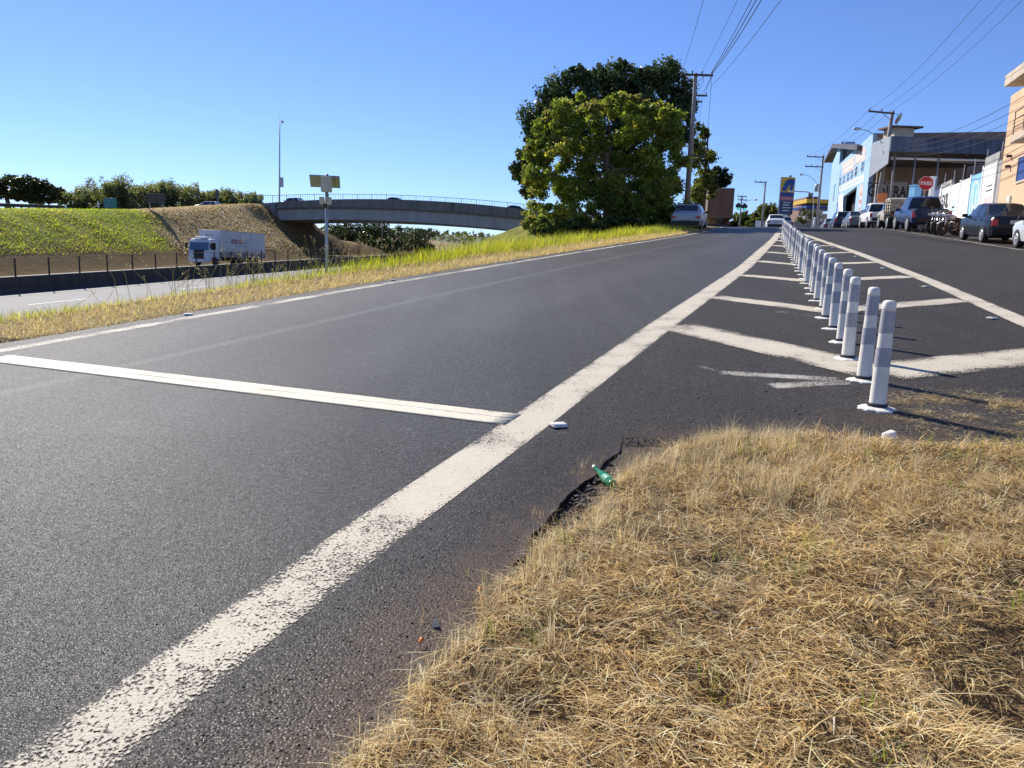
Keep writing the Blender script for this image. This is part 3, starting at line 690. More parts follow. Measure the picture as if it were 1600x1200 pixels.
M['leaf'] = leaf_mat('leaf', .55, .42, tmult=(1.35, 1.25, .5)); M['leaf_dark'] = leaf_mat('leaf_dark', .30, .38, tmult=(1.1, 1.1, .6)); M['blade'] = leaf_mat('grass_blade', .5, .5, tmult=(1.2, 1.1, .5)); M['straw'] = leaf_mat('straw', .44, .55, tmult=(1.08, 1.0, .80))
M['bark'] = pm('bark', (.13, .10, .075), .95, .35, 3, bumps=.6, bscale=9, streak=True)
def clumps_from(lobes, per, rel, flat=.8):
    out = []
    for (cx, cy, cz, rx, ry, rz) in lobes:
        for _ in range(per):
            d = rng.normal(size=3); d /= np.linalg.norm(d); r = .45+.55*rng.random()**.6; s = rel*(.6+.8*rng.random())*((rx*ry*rz)**(1/3))
            out.append((cx+d[0]*rx*r, cy+d[1]*ry*r, cz+d[2]*rz*r, s, s, s*flat))
    return out
def make_tree(name, label, loc, trunk_h, trunk_r, lobes, n, leaf, pal, cat='tree', group=None, per=14, rel=.42, mat='leaf', droop=.15, limbs=6, flat=.8, shell=.35, lean=(0, 0)):
    t = thing(name, label, cat, loc, 0, group)
    tr = MB(); top = Vector((lean[0], lean[1], trunk_h)); prev = Vector((0, 0, -.3)); nseg = 5
    for i in range(nseg):
        f = (i+1)/nseg; p = Vector((lean[0]*f+.12*trunk_r*4*math.sin(f*5), lean[1]*f+.1*trunk_r*4*math.cos(f*4), -.3+(trunk_h+.3)*f))
        tr.tube(prev, p, trunk_r*(1.25-.75*i/nseg), trunk_r*(1.25-.75*(i+1)/nseg), 9); prev = p
    for i in range(limbs):
        lb = lobes[i % len(lobes)]; e = Vector(lb[:3])+Vector((random.uniform(-.5, .5)*lb[3], random.uniform(-.5, .5)*lb[4], random.uniform(-.2, .6)*lb[5]))
        s_ = Vector((lean[0]*.7, lean[1]*.7, trunk_h*(.45+.5*random.random()))); mid = (s_+e)*.5+Vector((random.uniform(-.3, .3), random.uniform(-.3, .3), -.1*lb[5]))
        tr.tube(s_, mid, trunk_r*.42, trunk_r*.28, 6); tr.tube(mid, e, trunk_r*.28, trunk_r*.08, 6)
    tr.build('trunk', M['bark'], t, True)
    cl = clumps_from(lobes, per, rel, flat); C, k = blob_points(cl, n, shell)
    V, Fq, tt = leaf_cloud(C, np.full(n, leaf), tints(n, k, len(cl), pal), droop)
    link_mesh('crown', np_mesh('crown', V, Fq, tt), M[mat], t)
    return t
def blades(name, X_, Y_, Z_, length, width, tint, mat, lean=.5, curl=.5, kind='stuff', label=None, cat=None, dirv=None, parent=None, lie=None):
    """tapered, curved two-segment blades"""
    n = len(X_); a = rng.random(n)*2*math.pi
    if dirv is not None: a = dirv
    h = np.stack([np.cos(a), np.sin(a), np.zeros(n)], -1); s = np.stack([-np.sin(a), np.cos(a), np.zeros(n)], -1)
    th = np.abs(lean*rng.normal(size=n)) if lie is None else lie; th2 = th+np.abs(curl*(.4+.6*rng.random(n)))
    B = np.stack([X_, Y_, Z_], -1); L = length[:, None]; up = np.array([0, 0, 1.])
    m1 = B+L*.5*(h*np.sin(th)[:, None]+up*np.cos(th)[:, None]); tip = m1+L*.5*(h*np.sin(th2)[:, None]+up*np.cos(th2)[:, None])
    w = width[:, None]*.5
    V = np.stack([B-s*w, B+s*w, m1+s*w*.8, m1-s*w*.8, tip+s*w*.12, tip-s*w*.12], 1).reshape(-1, 3)
    i0 = np.arange(n)*6; Fq = np.concatenate([np.stack([i0, i0+1, i0+2, i0+3], -1), np.stack([i0+3, i0+2, i0+4, i0+5], -1)])
    o = link_mesh(name, np_mesh(name, V, Fq, np.repeat(tint, 6, 0)), M[mat], parent)
    return tag(o, label, cat, kind=kind)
# ------------------------------------------------------------------ highway: barrier, fence
HROT = math.atan2(HD[1], HD[0])
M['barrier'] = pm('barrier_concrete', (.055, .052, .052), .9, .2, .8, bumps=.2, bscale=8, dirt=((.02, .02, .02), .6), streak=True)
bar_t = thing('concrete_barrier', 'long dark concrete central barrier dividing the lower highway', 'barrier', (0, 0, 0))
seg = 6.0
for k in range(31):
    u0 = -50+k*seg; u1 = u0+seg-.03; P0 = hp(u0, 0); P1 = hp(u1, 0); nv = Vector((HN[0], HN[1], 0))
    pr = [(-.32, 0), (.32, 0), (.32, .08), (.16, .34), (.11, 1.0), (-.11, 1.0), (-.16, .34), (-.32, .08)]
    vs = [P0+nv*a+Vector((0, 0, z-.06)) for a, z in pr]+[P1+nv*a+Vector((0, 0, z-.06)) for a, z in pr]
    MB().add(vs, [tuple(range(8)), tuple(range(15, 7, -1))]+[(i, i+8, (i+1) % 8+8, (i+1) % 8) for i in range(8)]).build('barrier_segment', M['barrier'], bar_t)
fen = thing('wire_fence', 'rusty post and wire fence standing on top of the highway barrier', 'fence')
M['fence_post'] = pm('fence_post', (.055, .04, .032), .8, .3, 6)
pu = [1.0*1.15+2.47*k for k in range(-6, 44)]
pme = MB().box((0, 0, .55), (.07, .07, 1.1)).mesh('post')
for u in pu:
    o = link_mesh('post', pme, M['fence_post'], fen); o.location = hp(u, 0, .90); o.rotation_euler = (0, 0, HROT)
for h, r in ((1.98, .018), (1.55, .008), (1.25, .008)):
    MB().path([hp(u, 0, h) for u in pu[::3]+[pu[-1]]], r, 5).build('fence_wire', M['fence_post'], fen)

# ------------------------------------------------------------------ box truck coming down the far carriageway
def make_truck(name, label, loc, rz):
    t = thing(name, label, 'truck', loc, rz)
    wh = pm('truck_white', (.62, .65, .70), .45, .08, 2, dirt=((.35, .33, .30), .25)); box = pm('truck_box_skin', (.56, .57, .62), .55, .07, 1.2, dirt=((.38, .36, .34), .3), streak=True); skirt = pm('truck_drop_side', (.34, .30, .28), .7, .2, 2, dirt=((.2, .16, .13), .5))
    # cab: side outline swept across
    out = [(0, .55), (0.06, 1.25), (-.02, 1.55), (-.22, 2.62), (-.42, 2.86), (-1.78, 2.92), (-1.86, 2.8), (-1.86, .75), (-1.30, .75), (-1.2, 1.0), (-.75, 1.05), (-.42, .9), (-.36, .55)]
    MB().prism(out, -1.21, 1.21, lambda a, b_, d: (5.3+a, d, b_)).build('cab', wh, t, bevel=.06)
    MB().box((5.3-.115, 0, 2.08), (.04, 2.12, .84), ry=-.187).build('windscreen', M['glass_light'], t)
    MB().box((5.3+.045, .02, 1.18), (.06, 1.16, 1.05)).build('grille', M['black_plastic'], t, bevel=.02)
    MB().box((5.3+.04, 0, .58), (.16, 2.40, .36)).build('front_bumper', wh, t, bevel=.05)
    for s in (1, -1):
        MB().box((5.3+.06, s*.95, .86), (.08, .30, .22)).build('headlight', M['white_lens'], t, bevel=.03)
        MB().box((4.55, s*1.215, 2.1), (.72, .03, .72)).build('side_window', M['glass'], t); MB().box((4.55, s*1.222, 1.35), (.86, .02, .70)).build('door_panel', wh, t)
        MB().box((5.28, s*1.42, 2.15), (.14, .22, .62)).build('wing_mirror', M['black_plastic'], t, bevel=.03)
    MB().box((4.55, 0, 3.0), (1.0, 1.6, .16), taper=.8).build('roof_deflector', wh, t, bevel=.04)
    b_ = MB().box((-1.15, 0, 2.72), (9.0, 2.48, 2.30)).build('cargo_box', box, t, bevel=.02)
    for s in (1, -1):
        MB().box((-1.15, s*1.243, 1.28), (9.0, .05, .60)).build('drop_side', skirt, t)
        for k in range(7): MB().box((-5.4+k*1.42, s*1.275, 1.28), (.06, .03, .62)).build('drop_side_post', M['dark_steel'], t)
        MB().box((-1.15, s*1.25, 3.85), (9.0, .04, .06)).build('roof_rail', M['galv'], b_)
    MB().box((-.4, 0, .86), (10.2, .9, .26)).build('chassis', M['dark_steel'], t)
    for s in (1, -1): MB().box((-1.0, s*1.1, .72), (3.0, .08, .36)).build('side_guard', M['dark_steel'], t)
    for x in (3.95, -2.7, -3.95):
        for s in (1, -1): wheel(t, x, s*1.05, .5, .3, M['dark_steel'])
    # blurred lettering of the box: orange and violet blocks with a line of small type
    org = pm('truck_print_orange', (.50, .24, .14), .6, .1); vio = pm('truck_print_violet', (.22, .18, .30), .6, .1); gr_ = pm('truck_print_grey', (.40, .42, .50), .6, .1)
    MB().box((3.362, .0, 3.36), (.01, 1.0, .22)).build('front_lettering', gr_, b_)
    for s in (1, -1):
        x = 1.2
        for k, (w_, mm) in enumerate(((.34, vio), (.34, org), (.34, vio), (.20, org), (.36, org), (.36, gr_), (.30, gr_), (.34, gr_), (.18, gr_))):
            q = MB().box((x-s*0-k*.40, s*1.247, 2.75), (w_, .012, .50)); q.box((x-k*.40+.1, s*1.249, 2.66), (w_*.3, .014, .2)); q.build('side_lettering', mm, b_)
        MB().box((-.7, s*1.247, 2.25), (2.2, .012, .10)).build('side_lettering', gr_, b_)
        MB().prism([(0, .12), (.9, .0), (0, -.12)], 1.241, 1.252, lambda a, c, d, s=s: (2.5-a*.9+.0, s*d, 2.66+c)).build('side_lettering', gr_, b_)
    return t
_tp = at(302, 411, 75.8); _u, _v = huv(_tp.x, _tp.y)
make_truck('box_truck', 'white box truck with flat cab driving past the grass embankment', hp(float(_u)+5.1, min(float(_v)-.6, 9.0), .01), HROT+math.pi).scale = (.95, .95, .92)

# ------------------------------------------------------------------ road bridge over the highway
BO = HA+HD*UB
def bpt(px, py, du=0.0):
    """point of the bridge's near face seen at a photo position -> (v, z)"""
    r = CR*((px-800)/FPX)-CU*((py-600)/FPX)+_F; o = BO+HD*du
    A_ = np.array([[r.x, -HN[0]], [r.y, -HN[1]]]); k, v = np.linalg.solve(A_, o); return float(v), EYE+r.z*float(k)
def curve(pts):
    q = sorted(bpt(*p) for p in pts); vs = [a for a, _ in q]; zs_ = [b_ for _, b_ in q]
    c = np.polyfit(vs, zs_, 2); return lambda v: float(np.polyval(c, v))
z_rail = curve([(408, 306.6), (520, 303), (588, 303.8), (654, 306), (745, 312.5), (827, 319.6)])
z_par = curve([(428, 317), (520, 310.9), (588, 310.9), (654, 313.7), (745, 320), (819, 326.6)])
z_gt = curve([(428, 325.8), (520, 323.8), (588, 325), (654, 327.7), (745, 335), (819, 341)])
z_gb = curve([(428, 344.6), (520, 342.6), (588, 344), (654, 347.4), (745, 354), (810, 360.4)])
vL = bpt(430, 335)[0]; vR = -38.0
bvs = list(np.linspace(vL+1.5, vR, 34))
def bp(v, du, z): p = BO+HD*du+HN*v; return Vector((p[0], p[1], z))
def ribbon(name, mat, parent, u0, u1, zb, zt, vs=bvs):
    mb = MB(); vv = []
    for v in vs: vv += [bp(v, u0, zb(v)), bp(v, u1, zb(v)), bp(v, u1, zt(v)), bp(v, u0, zt(v))]
    n = len(vs); fs = [(4*i+j, 4*i+(j+1) % 4, 4*i+4+(j+1) % 4, 4*i+4+j) for i in range(n-1) for j in range(4)]+[(0, 1, 2, 3), (4*n-1, 4*n-2, 4*n-3, 4*n-4)]
    return mb.add(vv, fs).build(name, mat, parent)
br = thing('road_bridge', 'grey arched concrete road bridge with railing crossing over the highway', 'bridge')
M['bridge_girder'] = pm('bridge_girder', (.34, .34, .345), .85, .10, .5, bumps=.15, bscale=6, dirt=((.16, .16, .16), .4), streak=True)
M['bridge_parapet'] = pm('bridge_parapet', (.17, .165, .155), .9, .22, .6, bumps=.25, bscale=8, dirt=((.05, .05, .05), .7), streak=True)
ribbon('parapet', M['bridge_parapet'], br, -.25, .15, z_gt, z_par); ribbon('parapet', M['bridge_parapet'], br, 10.2, 10.6, z_gt, z_par)
for du in (.25, 3.2, 6.2, 9.2): ribbon('girder', M['bridge_girder'], br, du, du+.7, z_gb, lambda v: z_gt(v)-.03)
ribbon('deck', M['concrete_dark'], br, .16, 10.19, lambda v: z_gt(v)-.25, lambda v: z_gt(v)+.1)
for a in (-.02, .25): ribbon('ledge', M['bridge_parapet'], br, -.31+a*0, -.25, lambda v: z_gt(v)-.02, lambda v: z_gt(v)+.10) if a < 0 else None
rl = MB().box((0, 0, .5), (.035, .035, 1.0)).mesh('baluster'); M['rail_green'] = pm('rail_paint', (.10, .16, .18), .6, .15, 5)
v = vL+7.0; i = 0
while v > vR:
    zz = z_par(min(v, vL)); hh = max(.5, z_rail(min(v, vL))-zz)
    o = link_mesh('rail_post' if i % 6 == 0 else 'baluster', rl, M['rail_green'], br); o.location = bp(v, -.05, zz); o.scale = (2.0, 2.0, hh) if i % 6 == 0 else (.8, .8, hh)
    v -= .37; i += 1
ribbon('top_rail', M['rail_green'], br, -.09, -.01, lambda v: z_rail(min(v, vL))-.04, lambda v: z_rail(min(v, vL))+.02, [vL+7.0]+bvs)
wz = z_par(vL)
wall_pts = [bpt(383, 317.5, -.6), bpt(429, 317.5, -.6), bpt(429.5, 357, -.6)]
MB().prism([(a, z) for a, z in wall_pts]+[(wall_pts[2][0]+.2, 2.0), (wall_pts[0][0]+2, 2.0)], -.6, 10.8, lambda a, z, d: bp(a, d, z)).build('abutment', M['concrete_dark'], br)
MB().prism([(vL+1.6, 9-.2), (vL+.3, 9-.2), (vL-.1, 3), (vL+1.6, 3)], .0, 10.3, lambda a, z, d: bp(a, d, min(z, wz-.5))).build('abutment_face', M['concrete_dark'], br)
# cars crossing on the deck, roofs above the parapet
for px, kind, pt, lab, du in ((457, 'hatch', 'p_white', 'white hatchback crossing the bridge near the lamp mast', 3.0), (615, 'sedan', 'p_grey', 'dark grey saloon crossing at the middle of the bridge', 2.6), (803, 'sedan', 'p_black', 'black saloon crossing the bridge beside the big tree', 2.6)):
    v_, _ = bpt(px, 312, du); p = bp(v_, du, z_gt(min(v_, vL))+.1)
    o = make_car('car', lab, kind, M[pt], p, math.atan2(HN[1], HN[0]))
    sl = (z_gt(v_+1)-z_gt(v_-1))/2; o.rotation_euler = (0, -math.atan(sl), math.atan2(HN[1], HN[0])); o.scale = (1.05, 1.05, 1.16)

# ------------------------------------------------------------------ masts, solar post, signs on the embankment
def gpt(px, py, Yd):
    p = at(px, py, Yd); return Vector((p.x, p.y, gz(p.x, p.y)))
p = gpt(436.5, 322, 121); topz_ = at(441, 180, 121).z
mast = thing('camera_mast', 'tall slim grey camera mast with cabinet beside the bridge end', 'mast', p); h = topz_-p.z
MB().tube((0, 0, -.3), (.22, 0, h*.92), .14, .07, 10).tube((.22, 0, h*.92), (.25, 0, h), .02, .015, 6).build('pole', M['galv'], mast, True)
MB().box((.42, -.2, (at(440, 285, 121).z-p.z)), (.55, .4, 1.45)).build('cabinet', M['galv'], mast, bevel=.03)
c_ = MB().lathe([(.05, .18), (.2, .12), (.22, 0), (.16, -.16), (.03, -.24)], 12, (.62, 0, h*.93)); c_.tube((.22, 0, h*.945), (.62, 0, h*.945), .03, .03, 6); c_.build('camera_dome', M['wheel_alloy'], mast, True)
p = gpt(510, 424, 22.0); zt = at(512, 272, 22.0).z-p.z
sp = thing('solar_post', 'steel post with solar panel and grey cabinet standing in the verge grass', 'solar post', p)
MB().tube((0, 0, -.3), (0.02, 0, zt), .05, .045, 12).build('pole', M['galv'], sp, True)
zc = at(514, 289, 22.0).z-p.z
M['cabinet'] = pm('cabinet_grey', (.50, .47, .42), .6, .08, 3); M['panel_back'] = pm('solar_panel_back', (.30, .31, .44), .6, .05, 3); M['panel_cell'] = pm('solar_cell', (.012, .018, .05), .15, .2, 12)
MB().box((.05, -.17, zc), (.27, .20, .42)).build('cabinet', M['cabinet'], sp, bevel=.012)
pan = MB().box((-.06, .12, zc+.10), (.82, .52, .025), rx=-.55, rz=.18).build('solar_panel', M['panel_back'], sp)
MB().box((-.065, .135, zc+.122), (.78, .48, .012), rx=-.55, rz=.18).build('solar_cells', M['panel_cell'], pan)
for sx in (-.42, .30): MB().box((sx-.02, .115, zc+.085), (.03, .50, .03), rx=-.55, rz=.18).build('panel_frame', M['galv'], pan)
MB().tube((0, 0, zc+.02), (-.05, .12, zc+.10), .02, .02, 6).build('panel_bracket', M['galv'], sp)
for sx, sz_ in ((-.10, .13), (.10, .12)): MB().box((sx, -.07, zc-.44), (.11, .16, .20)).build('radar_unit', M['cabinet'], sp, bevel=.01)
MB().box((0, -.06, zc-.58), (.10, .12, .12)).build('junction_box', M['dark_steel'], sp)
def stand_sign(name, label, px, py, Yd, w, h_, posts, mat, rz, shape='box', zoff=None, cat='sign'):
    p = gpt(px, py, Yd); zc_ = at(px, py, Yd).z-p.z
    t = thing(name, label, cat, p, rz)
    for s in posts: MB().tube((s, 0, -.4), (s, 0, zc_+h_*.45), .045, .045, 8).build('post', M['galv'], t)
    if shape == 'box': MB().box((0, -.05, zc_), (w, .03, h_)).build('board', mat, t, bevel=.01)
    else:
        n = 8 if shape == 'oct' else 24; r_ = w/2
        MB().prism([(math.cos(math.pi/8+2*math.pi*i/n)*r_*1.08, math.sin(math.pi/8+2*math.pi*i/n)*r_*1.08) for i in range(n)], -.07, -.045, lambda a, b_, d: (a, d, zc_+b_)).build('board', mat, t)
    return t
M['sign_back'] = pm('sign_back', (.06, .06, .062), .7, .2, 4); M['sign_green'] = pm('sign_green', (.015, .17, .13), .5, .15, 4); M['sign_teal'] = pm('sign_teal', (.03, .20, .21), .5, .2, 4)
stand_sign('road_sign', 'dark rectangular back of a road sign on two posts before the shrubs', 244, 310, 90, 2.3, 1.1, (-.8, .8), M['sign_back'], HROT-math.pi/2+.1)
stand_sign('road_sign', 'dark octagonal back of a stop sign on a single post above the mown slope', 340, 303, 106, 1.2, 1.2, (0,), M['sign_back'], -.75, 'oct')
stand_sign('road_sign', 'teal direction sign standing low in front of the shrubs', 172, 317, 100, 1.5, 1.2, (-.5, .5), M['sign_teal'], .3)
o = make_car('car', 'white car on the road behind the mown slope beside the octagonal sign', 'hatch', M['p_white'], gpt(327, 320, 113)+Vector((0, 0, 0)), math.pi-.15)
o.location.z = at(327, 314.5, 113).z-1.42*1.1; o.scale = (1.1, 1.1, 1.1)
# guard rail on the upper road
ga = at(-60, 318, 70); gb = at(100, 323.5, 84); gd = thing('guard_rail', 'dark metal guard rail along the upper road under the spreading trees', 'guard rail')
nG = 14
for k in range(nG):
    f = k/(nG-1); q = ga.lerp(gb, f); z_ = gz(q.x, q.y); MB().box((q.x, q.y, (z_+q.z)/2), (.14, .14, max(.3, q.z-z_)+.3)).build('post', M['dark_steel'], gd)
dirg = math.atan2(gb.y-ga.y, gb.x-ga.x); mid = (ga+gb)/2
MB().box(mid, ((gb-ga).length, .08, .34), rz=dirg, ry=-math.asin((gb.z-ga.z)/(gb-ga).length)).build('rail', M['dark_steel'], gd, bevel=.03)
ua = at(98, 324, 84); ub = at(150, 327, 92)

# ------------------------------------------------------------------ trees over the embankment and beyond the bridge
DK = [(.03, .045, .018), (.045, .062, .024), (.065, .08, .032)]; GR = [(.05, .085, .03), (.075, .11, .04), (.10, .13, .055), (.035, .06, .025)]; GR2 = [(.15, .19, .10), (.20, .235, .135), (.25, .27, .17), (.10, .135, .07)]; OL = [(.09, .115, .035), (.13, .145, .04), (.06, .085, .03), (.17, .16, .045)]
def tree_at(name, label, px, pyb, pyt, Yd, wpx, n, leaf, pal, **kw):
    """px of the trunk, top row, crown width in photo px at depth Yd"""
    p = gpt(px, pyb, Yd); H_ = at(px, pyt, Yd).z-p.z; W_ = wpx/FPX*Yd
    lob = kw.pop('lob', 'round')
    if lob == 'round': lobes = [(0, 0, H_*.62, W_*.40, W_*.36, H_*.30), (-W_*.22, 0, H_*.5, W_*.26, W_*.26, H_*.24), (W_*.22, .3, H_*.52, W_*.26, W_*.26, H_*.24), (W_*.05, 0, H_*.8, W_*.22, W_*.22, H_*.19)]
    elif lob == 'umbrella': lobes = [(random.uniform(-.45, .45)*W_, random.uniform(-.2, .2)*W_, H_*random.uniform(.36, .84), W_*.13, W_*.14, H_*.06) for _ in range(24)]+[(-W_*.22, 0, H_*.80, W_*.30, W_*.3, H_*.17), (W_*.15, 0, H_*.74, W_*.30, W_*.3, H_*.19), (W_*.36, 0, H_*.55, W_*.18, W_*.2, H_*.16), (-W_*.05, 0, H_*.55, W_*.22, W_*.22, H_*.14), (-W_*.4, 0, H_*.6, W_*.16, W_*.2, H_*.14)]
    elif lob == 'shrub':
        zv = max(0, at(px, pyb, Yd).z-p.z); dz = H_-zv
        lobes = [(random.uniform(-.42, .42)*W_, random.uniform(-.3, .3)*W_, zv+dz*random.uniform(-.08, .70), W_*.20, W_*.2, dz*random.uniform(.14, .24)) for _ in range(16)]
    return make_tree(name, label, p, H_*kw.pop('th', .5), kw.pop('tr', .16), lobes, n, leaf, pal, **kw)
tree_at('umbrella_tree', 'dark spreading tree above the guard rail, wide flat crown', 12, 322, 271, 100, 85, 9000, .19, DK, lob='umbrella', mat='leaf_dark', th=.7, tr=.3, droop=.4)
tree_at('umbrella_tree', 'dark spreading tree above the guard rail, crown sloping down to one side', 58, 322, 275, 96, 66, 8000, .19, DK, lob='umbrella', mat='leaf_dark', th=.7, tr=.26, droop=.4)
shr = [(118, 297, 34), (143, 292, 36), (168, 280, 38), (188, 277, 40), (213, 284, 42), (238, 280, 44), (262, 284, 40), (287, 288, 40), (310, 291, 40), (333, 298, 34), (356, 299, 34), (378, 298, 34), (395, 303, 28)]
for i, (px, pt, w) in enumerate(shr):
    tree_at('roadside_shrub', 'bushy grey green roadside shrub in the row above the embankment', px, 330, pt-5, 121+2*math.sin(i*2.1), w*1.45, 7500, .14, GR2, lob='shrub', cat='shrub', group='shrubs in a row above the embankment', per=10, rel=.42, flat=1.5, th=.8, tr=.09, droop=-.5)
for px, pb, pt, Yd, w, lab in ((508, 392, 346, 150, 70, 'dark tree seen below the bridge next to the solar post'), (560, 390, 340, 152, 90, 'tall dark tree filling the gap below the bridge'), (622, 392, 342, 156, 76, 'dark tree below the bridge beside a pale trunk'), (655, 390, 350, 175, 50, 'spreading tree at the end of the dark trees below the bridge'), (600, 395, 372, 140, 40, 'small round tree at the brown slope below the bridge')):
    tree_at('woodland_tree', lab, px, pb, pt, Yd, w*1.2, 7000, .24, DK if pb != 395 else GR, mat='leaf_dark', th=.55, tr=.22, lob='shrub', per=10, rel=.5)
# distant low wooded ridge beyond the bridge
hx = np.linspace(-260, 420, 120); ridge = 16+5*fnoise(hx, hx*0, .012, 3)
V3 = []; 
for j, (yy, k) in enumerate(((430, 0), (470, .6), (520, 1.0), (640, 1.05))):
    for i in range(120): V3.append((hx[i], yy+10*math.sin(i*.3), 3+ridge[i]*k*.8))
ii = np.arange(480).reshape(4, 120); F4 = np.stack([ii[:-1, :-1], ii[:-1, 1:], ii[1:, 1:], ii[1:, :-1]], -1).reshape(-1, 4)
M['hill'] = pm('far_hill_scrub', (.10, .12, .07), .95, .3, .05); tag(link_mesh('hill', np_mesh('hill', V3, F4), M['hill'], None, True), kind='structure')
n = 9000; i_ = rng.integers(0, 119, n); k_ = rng.random(n); C = np.stack([hx[i_]+rng.random(n)*5, 430+k_*95, 3+ridge[i_]*.8*np.interp(k_, [0, .42, .95, 1], [0, .6, 1, 1])+rng.random(n)*2.6*(.3+vnoise(hx[i_], k_*9, .15)*1.5)], -1)
V, Fq, tt = leaf_cloud(C, np.full(n, 1.5), tints(n, np.zeros(n, int), 1, [(.06, .085, .05), (.09, .11, .06), (.10, .09, .06)]), 0)
tag(link_mesh('far_woodland', np_mesh('far_woodland', V, Fq, tt), M['leaf'], None), 'low far wooded ridge seen below the bridge', 'woodland', kind='stuff')
p = gpt(597, 392, 148); t = thing('lamp_pole', 'slim pale pole standing among the trees below the bridge', 'pole', p); MB().tube((0, 0, -.3), (0, 0, 6.5), .12, .08, 8).build('pole', M['pole_concrete'], t, True); MB().box((.3, 0, 6.4), (.8, .1, .08)).build('arm', M['galv'], t)
# ------------------------------------------------------------------ bollards along the gore
M['bol_white'] = pm('bollard_white', (.82, .77, .68), .42, .06, 6, dirt=((.5, .45, .38), .35)); M['bol_band'] = pm('reflective_band', (.40, .395, .42), .45, .10, 30, bumps=.1, bscale=160); M['bol_base'] = pm('bollard_base_paint', (.74, .71, .64), .8, .12, 20, bumps=.6, bscale=30, dirt=((.3, .26, .22), .6))
bg = 'white flexible bollards in a row down the painted gore'
def make_bollard(label):
    t = thing('bollard', label, 'bollard', (0, 0, 0), 0, bg)
    jit = lambda i, z: .07*math.sin(i*.9)+.05*math.sin(i*2.1+1)+.03*math.sin(i*5.3)
    MB().lathe([(.128, -.03), (.128, .004), (.115, .011), (.08, .018), (.0, .02)], 30, jitter=lambda i, z: jit(i, z) if z < .02 else 0).build('base', M['bol_base'], t)
    MB().lathe([(.066, .022), (.066, .040), (.057, .042)], 24).build('foot_ring', M['black_plastic'], t)
    R_ = lambda z: .056-.014*(z/.75)
    zs_ = [.03, .15, .295, .296, .435, .436, .525, .526, .68, .681]
    MB().lathe([(R_(z), z) for z in (.03, .10, .2, .3, .4, .5, .6, .70, .72)], 24).build('post', M['bol_white'], t, True)
    def split(o): e = o.modifiers.new('edges', 'EDGE_SPLIT'); e.split_angle = math.radians(40)
    split(t.children[-1])
    for a, b_ in ((.30, .43), (.53, .68)): MB().lathe([(R_(a)-.003, a-.001), (R_(a)+.0022, a), (R_(b_)+.0022, b_), (R_(b_)-.003, b_+.001)], 24).build('reflective_band', M['bol_band'], t, True); split(t.children[-1])
    MB().lathe([(R_(.7)+.002, .685), (R_(.72)+.003, .692), (R_(.74)+.002, .735), (.036, .746), (.024, .752), (.0, .753)], 24).build('cap', M['bol_white'], t, True); split(t.children[-1])
    return t
b0 = make_bollard('white flexible bollard with two grey bands at the dry grass end of the row')
spots = []; yy = 5.26; k = 0
while yy < 35.5:
    spots.append((bolx(yy)+.02*math.sin(k*2.3), yy)); yy += .875+.012*math.sin(k*1.3); k += 1
for k, (x, y) in enumerate(spots):
    o = b0 if k == 0 else copy_tree(b0)
    if k: o['label'] = 'white flexible bollard with two grey bands standing between others in the row'
    if k == 1: o['label'] = 'white flexible bollard on the chevron tip, second from the dry grass'
    if k == len(spots)-1: o['label'] = 'white flexible bollard at the far tip of the painted gore, last of the row'
    o.location = (x, y, sz(x, y)+.004); o.rotation_euler = (.015*math.sin(k*1.9), .02*math.sin(k*2.7+.6), k*1.1)
# raised pavement markers
M['stud'] = pm('marker_body', (.70, .66, .58), .5, .12, 20, dirt=((.4, .36, .3), .5))
def stud(x, y, label, rz=.4, hw=False):
    t = thing('road_marker', label, 'road marker', (x, y, sz(x, y)+.012), rz, 'raised road markers beside the painted lines')
    MB().prism([(-.055, 0), (-.03, .02), (.03, .02), (.055, 0)], -.05, .05, lambda a, b_, d: (d, a, b_)).build('body', M['stud'], t, bevel=.004)
    MB().box((0, -.0452, .011), (.085, .004, .012), rx=-.55).build('reflector', M['white_lens'], t)
stud(.30, 4.79, 'white raised road marker on the asphalt beside the wide line near the bottle', .38)
for px, y in ((0, 14.4), (0, 19.5), (0, 9.8), (0, 27), (0, 34.0)): stud(float(xe(y))-.22, y, 'small white raised road marker outside the ramp edge line by the verge', .4)
for y in (9.6, 13.4, 17.4, 21.4, 26): stud(float(gr(y))-.16, y, 'small white raised road marker beside the street line right of the bollards', .28)

# ------------------------------------------------------------------ litter
def litter(): pass
M['bottle_glass'] = pm('green_bottle', (.015, .34, .12), .08, .25, 6, spec=.9)
_m = M['bottle_glass']; _b = [n for n in _m.node_tree.nodes if n.type == 'BSDF_PRINCIPLED'][0]; _b.inputs['Transmission Weight'].default_value = .55; _b.inputs['IOR'].default_value = 1.33
a = Vector((.455, 4.0, sz(.455, 4.0)-.012)); bt_ = bt = thing('bottle', 'empty green bottle lying at the broken asphalt edge by the dry grass', 'bottle', a, math.atan2(-.40, .07))
prof_ = [(.0, 0), (.012, 0), (.013, .02), (.012, .03), (.014, .09), (.030, .17), (.034, .21), (.033, .30), (.034, .355), (.028, .365), (.0, .36)]
MB().lathe([(r, z) for r, z in prof_], 18, axis='X').build('body', M['bottle_glass'], bt, True).location = (0, 0, .038)
MB().lathe([(.0342, .225), (.0346, .226), (.0346, .29), (.0342, .291)], 18, axis='X').build('label_band', pm('bottle_label', (.10, .32, .20), .5, .3, 30), bt, True).location = (0, 0, .038)
MB().lathe([(.0, -.004), (.0145, -.004), (.0145, .016), (.012, .018)], 14, axis='X').build('cap', M['bol_white'], bt, True).location = (0, 0, .038)
bt.scale = (.95, .72, .72)
cp = Vector((2.22, 4.42, sz(2.22, 4.42)+.06)); cu_ = thing('paper_cup', 'crumpled white plastic cup lying in the dry grass below the bollard', 'cup', cp, .4)
